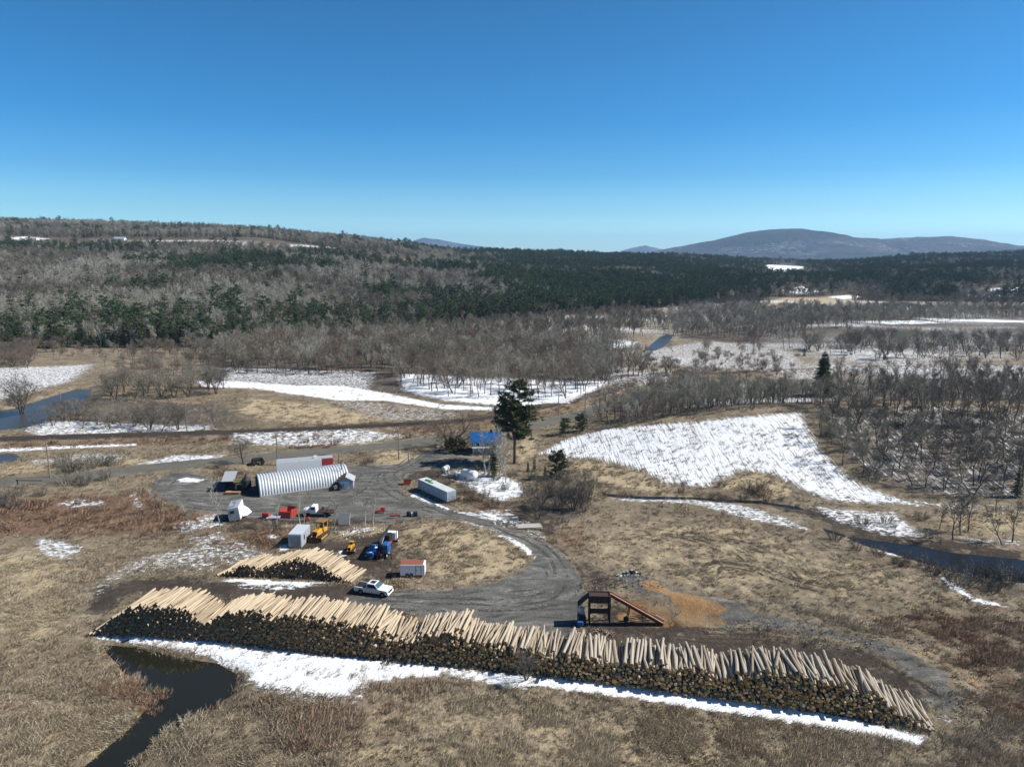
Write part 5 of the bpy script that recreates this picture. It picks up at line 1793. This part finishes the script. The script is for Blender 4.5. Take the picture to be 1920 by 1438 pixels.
def on(sv, yy, up):
    return (cx * sv + math.sin(ang_) * up, yy, cz * (1 - sv) + .25 + math.cos(ang_) * up)
BELT = paint('rusty_red_belt', (.30, .12, .075), .8, 0, .45, 2.5, (.42, .34, .30))
MB().box(on(.5, 0, .02), (LL, .7, .12), 0, Rm).build('trough', BELT, c)
for sg in (-.42, .42):
    MB().box(on(.5, sg, 0), (LL, .12, .42), 0, Rm).build('side_rail', RUST, c)
MB().tube([on(.38, -.4, -.1), (cx * .32, -.5, .5)], .07, 5).build('strut', RUST_DARK, c)
MB().tube([on(.38, .4, -.1), (cx * .32, .5, .5)], .07, 5).build('strut', RUST_DARK, c)
for yy in (-.7, .7):
    wheel(c, cx * .32, yy, .4, .2, rim=RUST)
m = MB()
for yy in (-.5, .5):
    m.tube([(cx * .32, yy, .5), (cx * .75, yy, 1.0)], .05, 4)
    m.tube([(cx * .32, yy, .8), (cx * .7, yy, 1.3)], .05, 4)
    m.tube([(cx * .62, yy, .6), (cx * .62, yy, 1.7)], .04, 4)
m.build('undercarriage', RUST_DARK, c)
MB().box(on(.93, .5, .25), (1.6, .08, .35), 0, Rm).build('feed_guard', ROOF_TIN, c)
# loose heaps
def heap(px, py, rx, ry, h, n, mats, name, label, sz, seed):
    x, y, z = at(px, py)
    rnd = random.Random(seed)
    m = MB()
    for i in range(n):
        a, s_ = rnd.uniform(0, 6.28), math.sqrt(rnd.random())
        q = (x + math.cos(a) * s_ * rx, y + math.sin(a) * s_ * ry)
        zz = zt(*q) + h * (1 - s_ * s_) * rnd.random()
        k = sz * rnd.uniform(.4, 1.4)
        m.box((q[0], q[1], zz), (k * rnd.uniform(.6, 2.2), k, k * rnd.uniform(.3, .9)), rnd.randrange(len(mats)), Matrix.Rotation(rnd.uniform(0, 3.1), 3, 'Z') @ Matrix.Rotation(rnd.uniform(-.5, .5), 3, 'X'), k * .12)
    return tag(m.build(name, mats), label, 'debris', None, 'stuff')
heap(1115, 1190, 3.2, 1.6, .5, 260, [CHIP, CHIP, RUBBLE], 'bark_debris', 'brown bark and wood chips at the foot of the tower', .15, 1)
heap(1182, 1085, 2.2, 1.2, .9, 90, [RUBBLE, CONCRETE, BLACK], 'rubble', 'pale rubble on top of the grey spoil heap', .36, 2)
heap(1160, 1106, 8, 2.2, .5, 240, [RUBBLE, CHIP], 'rubble', 'loose stones over the grey spoil heap', .13, 3)
heap(1490, 1180, 14, 2.2, .3, 420, [RUBBLE, RUBBLE, CHIP], 'rubble', 'broken stones along the grey gravel bank', .11, 4)
heap(1640, 1212, 9, 2.4, .3, 320, [RUBBLE, CHIP], 'rubble', 'stones and chips near the end of the gravel bank', .11, 5)
heap(1830, 1330, 6, 5, .2, 140, [CHIP, RUBBLE], 'debris', 'scattered clods past the end of the long log stack', .14, 6)
heap(960, 985, 4, 2.6, .4, 150, [DARKWOOD, RUBBLE, SNOW], 'debris', 'dark litter and snow lumps beside the drive', .22, 7)
heap(650, 1000, 9, 3, .3, 120, [CHIP, RUBBLE, SNOW], 'debris', 'mixed litter and snow lumps behind the bulldozers', .18, 8)

# ------------------------------------------------------------------ house and far buildings
def house(x, y, z, rz, Wx, Dy, hw, hr, wall, roof, name, label, win=2, lower=False):
    o = empty(name, (x, y, z), R(rz), label, 'house')
    MB().prism([(0, 0), (Dy, 0), (Dy, hw), (Dy / 2, hw + hr), (0, hw)], 0, Wx).build('wall', wall, o)
    m = MB()
    for sg in (0, 1):
        a, b2 = (-.45, Dy / 2) if sg == 0 else (Dy + .45, Dy / 2)
        lo_ = hw - .45 * hr / (Dy / 2)
        m.add([(-.45, a, lo_ + .12), (Wx + .45, a, lo_ + .12), (Wx + .45, b2, hw + hr + .12), (-.45, b2, hw + hr + .12), (-.45, a, lo_ + .02), (Wx + .45, a, lo_ + .02), (Wx + .45, b2, hw + hr + .02), (-.45, b2, hw + hr + .02)],
              [(0, 1, 2, 3), (7, 6, 5, 4), (0, 4, 5, 1), (1, 5, 6, 2), (3, 7, 4, 0)])
    m.build('roof', roof, o)
    for i in range(win):
        f = MB().box((Wx * (i + .6) / (win + .2), -.03, hw - .9), (1.1, .08, 1.1)).build('window', WHITE, o)
        MB().box((Wx * (i + .6) / (win + .2), -.075, hw - .9), (.85, .03, .85)).build('pane', GLASS, f)
    return o
x, y, z = at(886, 852)
h = house(x, y, z, 4, 7.4, 6.0, 3.6, 1.7, GREYWALL, BLUE_ROOF, 'blue_roofed_house', 'grey house with bright blue metal roof behind the tall pine', 3)
MB().box((-.04, 3.0, 2.0), (.06, 5.6, 4.0)).build('dark_gable', DARKWOOD, h)
MB().box((3.7, -.55, 2.15), (7.6, 1.3, .12), 0, Matrix.Rotation(R(14), 3, 'X')).build('porch_roof', ROOF_TIN, h)
for xx in (.3, 2.6, 5.0, 7.1):
    MB().box((xx, -1.05, 1.0), (.14, .14, 2.0)).build('porch_post', WHITE, h)
MB().box((3.7, -.6, .15), (7.4, 1.1, .3)).build('porch_floor', WOOD, h)
MB().box((3.2, -.04, 1.2), (.95, .06, 1.8)).build('door', DARKWOOD, h)
MB().box((5.2, 3.0, 5.5), (.6, .6, 1.2)).build('chimney', RUST, h)
m = MB()
for i in range(16):
    m.box((-.35 + i * .54, 1.275, 4.46), (.05, 3.95, .05), 0, Matrix.Rotation(math.atan2(1.7, 3.0), 3, 'X'))
m.build('roof_seams', BLUE_ROOF, h)
for px_, py_, W_, rz_, wl, rf_, lab in ((1828, 552, 16, 3, RUST, DARKWOOD, 'long brown house in the far village on the slope'), (1872, 550, 15, -4, WHITE, ROOF_TIN, 'white and grey house in the far village on the slope'),
                                        (52, 452, 12, 8, WHITE, ROOF_TIN, 'white farmhouse at the far end of the hilltop field'), (213, 452, 16, 0, WHITE, ROOF_TIN, 'long white farm building on the hilltop field'),
                                        (1395, 545, 10, 20, GREYWALL, DARKWOOD, 'small grey house below the snowy far field')):
    x, y, z = at(px_, py_)
    house(x, y, z, rz_, W_, 8, 3.4, 2.6, wl, rf_, 'far_house', lab, 3)

# ------------------------------------------------------------------ utility poles
def pole(px, py, hgt, label, arm=True, group='utility poles along the road'):
    x, y, z = at(px, py)
    o = empty('utility_pole', (x, y, z), R(random.uniform(-10, 25)), label, 'utility pole', group)
    MB().tube([(0, 0, -.3), (0, 0, hgt)], [.17, .11], 7).build('post', POLE, o)
    if arm:
        MB().box((0, .12, hgt - .7), (2.2, .12, .14)).build('crossarm', POLE, o)
        for xx in (-.95, 0, .95):
            MB().lathe([(.02, .0), (.07, .02), (.07, .2), (.02, .24)], 7, 0, Matrix.Translation((xx, .12, hgt - .63 if xx else hgt))).build('insulator', WHITE, o)
    return o
pole(94, 895, 7.8, 'pale utility pole by the road near the grey bushes')
pole(521, 872, 8.3, 'brown utility pole by the road behind the silver hut')
pole(748, 863, 8.6, 'tall grey utility pole on the pale lawn by the drive')
pole(766, 866, 3.4, 'short post on the pale lawn by the drive', False)
pole(636, 876, 3.6, 'short post by the road right of the white trailer', False)
pole(1047, 779, 7.5, 'utility pole by the road right of the tall pine')
pole(1097, 778, 8.2, 'utility pole at the road bend before the hedgerow')
pole(1327, 742, 10, 'thin pole rising among the hedgerow trees')
pole(1699, 750, 11, 'tall pole by the road beyond the snowy wooded slope')
pole(117, 782, 8.6, 'thin pole by the bend of the blue river', False)
pole(351, 812, 9, 'thin pole by the railway among the leaning trees', False)

# ------------------------------------------------------------------ ruts of the trucks
def spline(Pn, k=14):
    Q = [Vector(p) for p in Pn]
    Q = [2 * Q[0] - Q[1]] + Q + [2 * Q[-1] - Q[-2]]
    out = []
    for i in range(1, len(Q) - 2):
        a, b, c, d = Q[i - 1:i + 3]
        for j in range(k):
            t = j / k
            out.append(.5 * ((2 * b) + (c - a) * t + (2 * a - 5 * b + 4 * c - d) * t * t + (3 * b - a - 3 * c + d) * t ** 3))
    return out + [Q[-2]]
def rut_mat(name, c1, c2):
    k = NT(name, .95, .1)
    p = k.pos()
    n = k.noise(p, 1.1, 5, .75)
    tr = k.n('BsdfTransparent')
    mx = k.n('MixShader')
    k.put(mx.inputs[0], k.step(k.math('ADD', k.math('MULTIPLY', n, .6), k.math('MULTIPLY', k.noise(p, .16, 3), .4)), .46, .6))
    k.t.links.new(tr.outputs[0], mx.inputs[1])
    k.t.links.new(k.b.outputs[0], mx.inputs[2])
    k.t.links.new(mx.outputs[0], k.out.inputs[0])
    return k.color(k.mix(n, c1, c2))
def ruts(name, lines, width, mat, offs, seed):
    rnd = random.Random(seed)
    m = MB()
    for ln in lines:
        S_ = spline(pix(ln))
        for o_ in offs:
            w = width * rnd.uniform(.6, 1.4)
            ph = rnd.uniform(0, 6)
            vs = []
            for i, p in enumerate(S_):
                d = (S_[min(i + 1, len(S_) - 1)] - S_[max(i - 1, 0)]).normalized()
                n_ = Vector((-d.y, d.x))
                oo = o_ + .35 * math.sin(i * .13 + ph)
                for e in (-w / 2, w / 2):
                    q = p + n_ * (oo + e)
                    vs.append((q.x, q.y, zt(q.x, q.y) + .035))
            m.add(vs, [(2 * i, 2 * i + 1, 2 * i + 3, 2 * i + 2) for i in range(len(S_) - 1)])
    return tag(m.build(name, mat), kind='structure')
DRIVE = [(800, 852), (770, 872), (735, 890), (750, 915), (800, 942), (890, 975), (970, 1005), (1030, 1035), (1060, 1075), (1040, 1115), (960, 1130), (850, 1130), (700, 1125)]
LOOP = [(760, 880), (700, 890), (660, 925), (560, 950), (450, 955), (350, 945), (300, 918), (330, 895), (400, 895)]
ruts('wheel_ruts', [DRIVE], .55, rut_mat('dark_rut', (.05, .048, .043), (.085, .08, .072)), (-3.4, -1.6, .5, 2.6), 1)
ruts('wheel_ruts', [DRIVE], .7, rut_mat('pale_rut', (.15, .145, .132), (.25, .242, .222)), (-2.4, -.6, 1.6), 2)
ruts('wheel_ruts', [LOOP], .6, rut_mat('dark_rut', (.05, .048, .043), (.085, .08, .072)), (-2.2, 1.2), 3)
ruts('wheel_ruts', [LOOP], .8, rut_mat('pale_rut', (.15, .145, .132), (.25, .242, .222)), (-.6, 2.4), 4)
ruts('wheel_ruts', [[(1190, 990), (1290, 1003), (1400, 1022), (1480, 1050), (1510, 1085)], [(1280, 1000), (1380, 1035), (1440, 1075), (1560, 1110)], [(1330, 1080), (1350, 1060), (1420, 1070), (1500, 1095)], [(1100, 1130), (1250, 1185), (1450, 1200), (1620, 1240), (1750, 1320)]],
     .5, rut_mat('field_rut', (.045, .036, .027), (.09, .072, .052)), (-1.6, -.9, .9, 1.5), 5)
# ------------------------------------------------------------------ trees one can tell apart
def special(tk, mt, mk, name, px, py, h, label, cat='tree', rz=None, sxy=1., group=None):
    x, y, z = at(px, py)
    o = empty(name, (x, y, z), random.uniform(0, 6.28) if rz is None else rz, label, cat, group)
    s = h / 10
    o.scale = (s * sxy, s * sxy, s)
    tr, cr = plain(tk[0], mt, 'trunk'), plain(tk[1], mk, 'crown')
    link('trunk', tr, o)
    link('crown', cr, o)
    return o
BIGP = pine(201, 10, 2.35, .36, 54, 12, 2, .36)
NEEDLE_OLIVE = plant_mat('olive_pine_needles', (.055, .075, .03), (.15, .17, .07), .6)
special(BIGP, BARK, NEEDLE_OLIVE, 'pine_tree', 965, 869, 21.5, 'tall two topped pine with a bare lower trunk beside the blue roofed house', rz=-.3)
MAPLE = bare_tree(202, 10, .34, 3, .12, 8, (35, 70), .16, (7, 5), 6, .9, .03, .6, .42, .16)
special(MAPLE, BARK, TWIG_RED, 'bare_tree', 849, 840, 12, 'wide spreading bare tree with forked trunk beside the blue roofed house', sxy=1.15)
b_ = green_bush(203, 1, .62, 1500, .11)
def special_bush(K, mk, name, px, py, h, sxy, label, group=None, cat='bush'):
    x, y, z = at(px, py)
    o = link(name, plain(K, mk, name))
    o.location, o.rotation_euler, o.scale = (x, y, z), (0, 0, random.uniform(0, 6.28)), (h * sxy, h * sxy, h)
    return tag(o, label, cat, group)
special_bush(b_, NEEDLE_GOLD, 'round_bush', 853, 846, 4.4, 1, 'round dark evergreen bush under the spreading bare tree by the house')
DP = pine(204, 10, 4.3, .05, 44, 9, 1, .8)
special(DP, BARK, NEEDLE, 'pine_tree', 1043, 897, 6.6, 'bushy dark pine at the foot of the white field above the thicket')
special(SPRUCE[0], BARK, NEEDLE_PINE, 'spruce_tree', 1002, 884, 4.2, 'small green spruce nearest the tall pine')
special(SPRUCE[1], BARK, NEEDLE_GOLD, 'spruce_tree', 990, 884, 2.8, 'smallest spruce between the tall pine and the green spruce')
special(SPRUCE[1], BARK, NEEDLE, 'spruce_tree', 1022, 893, 3.0, 'low dark spruce touching the bushy dark pine')
special(DP, BARK, NEEDLE, 'pine_tree', 1060, 814, 4.6, 'first of two round pines along the top edge of the white field')
special(DP, BARK, NEEDLE, 'pine_tree', 1087, 808, 5.0, 'second of two round pines along the top edge of the white field')
special(conifer(205, 10, 2.5, 34, 10, .04, .25, .8, .75, .3), BARK, NEEDLE, 'spruce_tree', 1541, 742, 17.5, 'tall lone dark spruce behind the white field')
special(SPRUCE[0], BARK, NEEDLE, 'spruce_tree', 1438, 745, 7, 'short dark spruce among the hedgerow trees')
special(SPRUCE[0], BARK, NEEDLE, 'spruce_tree', 1906, 932, 7.5, 'dark spruce at the lower edge of the snowy wooded slope')
special(SPRUCE[2], BARK, NEEDLE_GOLD, 'cedar_tree', 926, 893, 9.5, 'slim olive cedar among the birches by the large tank')
special(SPRUCE[1], BARK, NEEDLE, 'spruce_tree', 1508, 668, 5, 'small spruce on the flood plain near the riverside trees', group=None)
for px_, py_, h_, tk, lab in ((40, 772, 15, OPEN[2], 'large vase shaped bare tree by the bend of blue river'), (215, 748, 11.5, OPEN[1], 'broad bare tree on the far bank of the blue river'),
                              (405, 802, 9.5, OPEN[0], 'dark forked bare tree standing beside the railway'), (335, 806, 9.2, OPEN[2], 'upright bare tree standing beside the railway near the river'),
                              (455, 872, 7.5, OPEN[1], 'small bare tree by the main road behind the lean-to shed'), (1225, 738, 9, OPEN[2], 'broad bare tree where the road reaches the hedgerow'),
                              (730, 690, 13, OPEN[0], 'dark gnarled tree at the near edge of the riverside wood'), (815, 905, 4.8, OPEN[0], 'leafless sapling in front of the large white tank')):
    x, y, z = at(px_, py_)
    place_bare('bare_tree', x, y, h_, tk, TWIG_DARK, lab, None)
for i, (px_, py_, h_) in enumerate(((1787, 1012, 9.5), (1801, 1003, 10.5), (1815, 996, 9), (1762, 992, 6.5), (1880, 1022, 9), (1898, 1016, 10), (1868, 960, 9))):
    x, y, z = at(px_, py_)
    place_bare('bare_tree', x, y, h_, THIN[i % 3], TWIG_DARK, 'slender bare tree on the bank of the dark stream', 'trees on the stream bank', sxy=1.2)
# birches of the yard
BIRCH = [bare_tree(s, 10, .12, 1, .35, 13, (18, 38), .35, (3, 2), 4, .8, .03, .26) for s in (211, 212)]
for i, (px_, py_, h_) in enumerate(((361, 1000, 9.5), (412, 992, 11), (436, 976, 7), (520, 990, 8.5), (564, 990, 8), (571, 992, 9), (626, 990, 9), (655, 985, 8), (686, 990, 10.5), (700, 988, 11), (506, 1010, 6))):
    x, y, z = at(px_, py_)
    place_bare('birch_tree', x, y, h_, BIRCH[i % 2], TWIG_PALE if i != 8 else TWIG, 'slim pale birch in the row along the near edge of the yard', 'birches along the yard', BARK_PALE)
for i, (px_, py_, h_) in enumerate(((913, 892, 13.5), (918, 894, 14.5), (923, 891, 13), (948, 905, 10), (932, 900, 10), (909, 889, 12), (928, 893, 12.5), (938, 897, 11))):
    x, y, z = at(px_, py_)
    place_bare('birch_tree', x, y, h_, BIRCH[i % 2], TWIG_PALE, 'tall white birch in the clump between the large tank and the tall pine', 'birches by the tall pine', BARK_PALE, sxy=1.5)
# willows of the thicket
WIL = [bare_tree(s, 10, .13, 5, .12, 7, (15, 40), .25, (5, 3), 5, 1.0, .034, .55, .6, .14) for s in (221, 222)]
X, Y = scatter([(985, 975), (1035, 935), (1110, 935), (1112, 962), (1060, 985), (1000, 992)], 4.6, 31)
for x, y in zip(X, Y):
    place_bare('willow_thicket', x, y, random.uniform(5, 7.5), random.choice(WIL), random.choice((TWIG, TWIG_DARK)), 'many stemmed bare willow in the thicket beside the drive', 'willows of the thicket', cat='willow')
x, y, z = at(986, 1274)
place_bare('bare_tree', x, y, 4.6, WIL[0], TWIG_DARK, 'lone leafless bush in front of the long log stack', None, cat='bush', sxy=1.15)

# ------------------------------------------------------------------ shrubs
BUSH = [bush(s, 1, .75, 46, 8, .022) for s in (231, 232, 233)]
BUSHM = {(i, m.name): plain(BUSH[i], m, 'shrub') for i in range(3) for m in (TWIG, TWIG_DARK, TWIG_RED, STRAW, WEED_RED)}
SHRUBS = [
    ('tall grey leafless shrub by the road near the barrier bar', 'grey shrubs by the road', [(95, 895), (120, 875), (215, 872), (215, 900), (120, 915)], 3.4, (2.6, 4.2), (TWIG_DARK, TWIG)),
    ('grey shrub at the edge of the reddish brush below the road', 'grey shrubs below the road', [(-40, 955), (0, 925), (60, 925), (50, 960)], 3.6, (2.5, 3.8), (TWIG_DARK,)),
    ('low reddish shrub in the brush left of the turning loop', 'reddish shrubs left of the loop', [(-40, 985), (100, 935), (300, 930), (330, 960), (300, 1005), (100, 1005)], 4.6, (1., 1.9), (TWIG_RED, WEED_RED)),
    ('brown shrub beside the turning loop', 'shrubs beside the loop', [(360, 885), (450, 868), (450, 890), (400, 900)], 3.2, (1.4, 2.4), (TWIG, TWIG_RED)),
    ('low brown shrub in the brush between yard and road', 'shrubs between yard and road', [(640, 876), (700, 864), (720, 872), (700, 884), (660, 886)], 3., (1.2, 2.2), (TWIG_RED, TWIG)),
    ('shrub in the brush around the long van trailer', 'shrubs around the van trailer', [(858, 935), (880, 915), (960, 940), (950, 975), (890, 970)], 3.2, (1.2, 2.4), (TWIG_RED, TWIG)),
    ('shrub beside the small propane tank', 'shrubs beside the small tank', [(800, 905), (820, 885), (860, 890), (870, 915), (830, 915)], 3.2, (1.3, 2.2), (TWIG, TWIG_DARK)),
    ('leafless shrub in the undergrowth below the tall pine', 'shrubs below the tall pine', [(930, 910), (960, 885), (1010, 895), (1010, 930), (960, 925)], 3.6, (1.5, 3), (TWIG, TWIG_DARK)),
    ('low shrub along the brook below the white field', 'shrubs along the brook', [(1090, 925), (1200, 912), (1320, 922), (1430, 930), (1520, 945), (1600, 985), (1560, 985), (1480, 955), (1320, 938), (1130, 936)], 4.4, (1., 2.2), (TWIG_DARK, TWIG_RED)),
    ('round brown shrub at the lower rim of the white field', 'round shrubs below the white field', [(1405, 925), (1450, 915), (1460, 940), (1415, 945)], 3, (2, 3), (TWIG_RED,)),
    ('grey brown shrub on the snowy bank of the stream', 'shrubs on the stream bank', [(1580, 985), (1640, 958), (1720, 975), (1760, 1005), (1680, 1005)], 4.4, (1.4, 2.8), (TWIG, TWIG_DARK)),
    ('dense dark shrub below the stream in the swampy thicket', 'dark shrubs of the swampy thicket', [(1740, 1070), (1800, 1066), (1930, 1085), (1930, 1135), (1850, 1118)], 3.4, (2.2, 3.6), (TWIG_DARK,)),
    ('dark leafless shrub on the near bank of the stream', 'shrubs on the near stream bank', [(1545, 1000), (1620, 1018), (1720, 1050), (1800, 1076), (1790, 1100), (1690, 1066), (1580, 1030)], 3.2, (1.2, 2.4), (TWIG_DARK, TWIG, TWIG_RED)),
    ('low dark bush in the undergrowth of the snowy wooded slope', 'bushes of the snowy wooded slope', [(1530, 775), (1620, 765), (1930, 780), (1930, 900), (1780, 915), (1680, 885), (1600, 870), (1560, 825)], 5.5, (1.4, 3.2), (TWIG_DARK, TWIG)),
    ('rust coloured reed clump on the bank of the dark pond', 'rusty reeds by the pond', [(196, 1208), (225, 1225), (262, 1275), (290, 1330), (262, 1345), (232, 1295), (200, 1240)], 2., (1.1, 2.), (WEED_RED, WEED_RED, STRAW)),
    ('grey brown shrub on the far bank of the dark pond', 'shrubs by the pond', [(432, 1262), (452, 1300), (380, 1345), (300, 1395), (270, 1400), (330, 1352), (395, 1318)], 2.6, (.9, 1.9), (TWIG, TWIG_RED, STRAW)),
    ('reddish shrub in the brush at the near edge of the yard', 'shrubs at the edge of the yard', [(330, 1005), (420, 985), (540, 985), (560, 1005), (450, 1030), (340, 1020)], 4, (.9, 1.7), (TWIG_RED, WEED_RED)),
    ('brown shrub among the junk by the log loader', 'shrubs by the log loader', [(690, 985), (740, 975), (790, 975), (780, 990), (720, 1000)], 3.4, (1, 1.8), (TWIG, TWIG_RED)),
    ('thorny shrub on the slope past the end of the long stack', 'shrubs past the long stack', [(1840, 1230), (1900, 1210), (1930, 1260), (1900, 1290), (1850, 1270)], 3.2, (1., 2.), (TWIG_RED, TWIG)),
    ('low shrub on the snow streaked flood plain', 'shrubs of the flood plain', [(1190, 690), (1300, 655), (1500, 665), (1520, 700), (1350, 712), (1220, 715)], 8, (1.4, 3), (TWIG, TWIG_RED)),
    ('shrub on the bank between railway and main road', 'shrubs by the railway', [(430, 826), (640, 818), (800, 812), (800, 820), (700, 836), (560, 848), (450, 850)], 7, (1.2, 2.2), (TWIG_RED, TWIG)),
]
sh_all = []
for si, (lab, grp, pl, gap, (h0, h1), mats_) in enumerate(SHRUBS):
    X, Y = scatter(pl, gap, 300 + si)
    c_ = covers(X, Y)
    ok = (c_['gravel'] < .4) & (c_['road'] < .3)
    for x, y in zip(X[ok], Y[ok]):
        sh_all.append((math.hypot(x, y), x, y, random.uniform(h0, h1), random.choice(mats_), lab, grp))
sh_all.sort(key=lambda q: q[0])
k_ = 0
rest = []
for d, x, y, h, m, lab, grp in sh_all:
    if k_ < 290 and abs(x / y) < .74:
        o = link('shrub', BUSHM[(random.randrange(3), m.name)])
        o.location, o.rotation_euler, o.scale = (x, y, zt(x, y)), (0, 0, random.uniform(0, 6.28)), (h * random.uniform(.8, 1.2), h * random.uniform(.8, 1.2), h)
        tag(o, lab, 'shrub', grp)
        k_ += 1
    else:
        rest.append((x, y, h, m))
print('shrubs', len(sh_all), k_)

# ------------------------------------------------------------------ grass and weeds
g = np.random.default_rng(17)
N = 210000
yy = 1 / g.uniform(1 / 300., 1 / 56., N)
xx = yy * g.uniform(-.84, .84, N)
c_ = covers(xx, yy)
cl = fbm(xx / 3.2, yy / 3.2, 91, 3)
w = np.clip(1 - c_['gravel'] * 1.6, 0, 1) * np.clip(1 - c_['road'] * 2, 0, 1) * np.clip(1 - c_['dirt'] * 1.25, 0, 1) * np.clip(1 - c_['snow'] * 1.05, .0, 1) * np.clip(1 - c_['saw'] * 1.4, 0, 1)
w = w * (.25 + 1.5 * sstep(.42, .62, cl))
for Pn, lv in WATERS:
    a = np.array(Pn)
    m = (xx > a[:, 0].min()) & (xx < a[:, 0].max()) & (yy > a[:, 1].min()) & (yy < a[:, 1].max())
    if m.any():
        s_ = np.full(xx.shape, -9.)
        s_[m] = poly_sd(xx[m], yy[m], Pn)
        w = np.where(s_ > -.4, 0, w)
keep = g.random(N) < w * np.where((xx > 8) & (yy < 150) & (yy > 98), .22, .5)
xx, yy = xx[keep], yy[keep]
c_ = {k: v[keep] for k, v in c_.items()}
zz = height(xx, yy)
n = len(xx)
red = c_['red'] * .9 + .5 * (fbm(xx / 14, yy / 14, 93, 3) - .5)
stw = c_['straw'] + .4 + 1.5 * (fbm(xx / 18, yy / 18, 94, 3) - .5) + 1.2 * (fbm(xx / 50, yy / 40, 95, 2) - .5)
kind = np.where(g.random(n) < red, 4 + g.integers(0, 2, n), np.where(g.random(n) < stw, g.integers(0, 2, n), 2 + g.integers(0, 2, n)))
TM = [plain(tuft(s, .42, .45, 18, .05), m, 'tuft') for s, m in ((241, STRAW), (242, STRAW), (243, STRAW_DARK), (244, STRAW_DARK), (245, WEED_RED), (246, WEED_RED))]
instances('dry_grass', np.stack([xx, yy, zz], -1), 2.6 * (fbm(xx / 9, yy / 9, 97, 2) - .5) - .5 + .45 * g.standard_normal(n), g.uniform(.6, 1.6, n) * np.where(kind > 3, 1.35, 1) * (1 + .5 * sstep(110, 220, yy)), kind, TM, 'dry tan and brown grass of the meadows round the log yard', 'grass')
print('tufts', n)
if rest:
    ms = list({BUSHM[(i, q[3].name)] for q in rest for i in (0, 1)})
    instances('scrub', [(q[0], q[1], zt(q[0], q[1])) for q in rest], [random.uniform(0, 6.28) for q in rest], [q[2] for q in rest], [ms.index(BUSHM[(random.randrange(2), q[3].name)]) for q in rest], ms, 'low leafless scrub on the valley floor', 'scrub')

# ------------------------------------------------------------------ haze
hz = MB().box((0, 5500, 270), (26000, 27000, 580)).build('haze', [])
hm = bpy.data.materials.new('haze')
hm.use_nodes = True
t_ = hm.node_tree
for q in list(t_.nodes):
    t_.nodes.remove(q)
ho, pv = t_.nodes.new('ShaderNodeOutputMaterial'), t_.nodes.new('ShaderNodeVolumePrincipled')
pv.inputs['Color'].default_value = (.45, .69, 1., 1)
pv.inputs['Density'].default_value = HAZE
pv.inputs['Anisotropy'].default_value = .2
t_.links.new(pv.outputs[0], ho.inputs['Volume'])
hz.data.materials.append(hm)
tag(hz, 'thin blue air over the whole valley', 'haze', None, 'stuff')
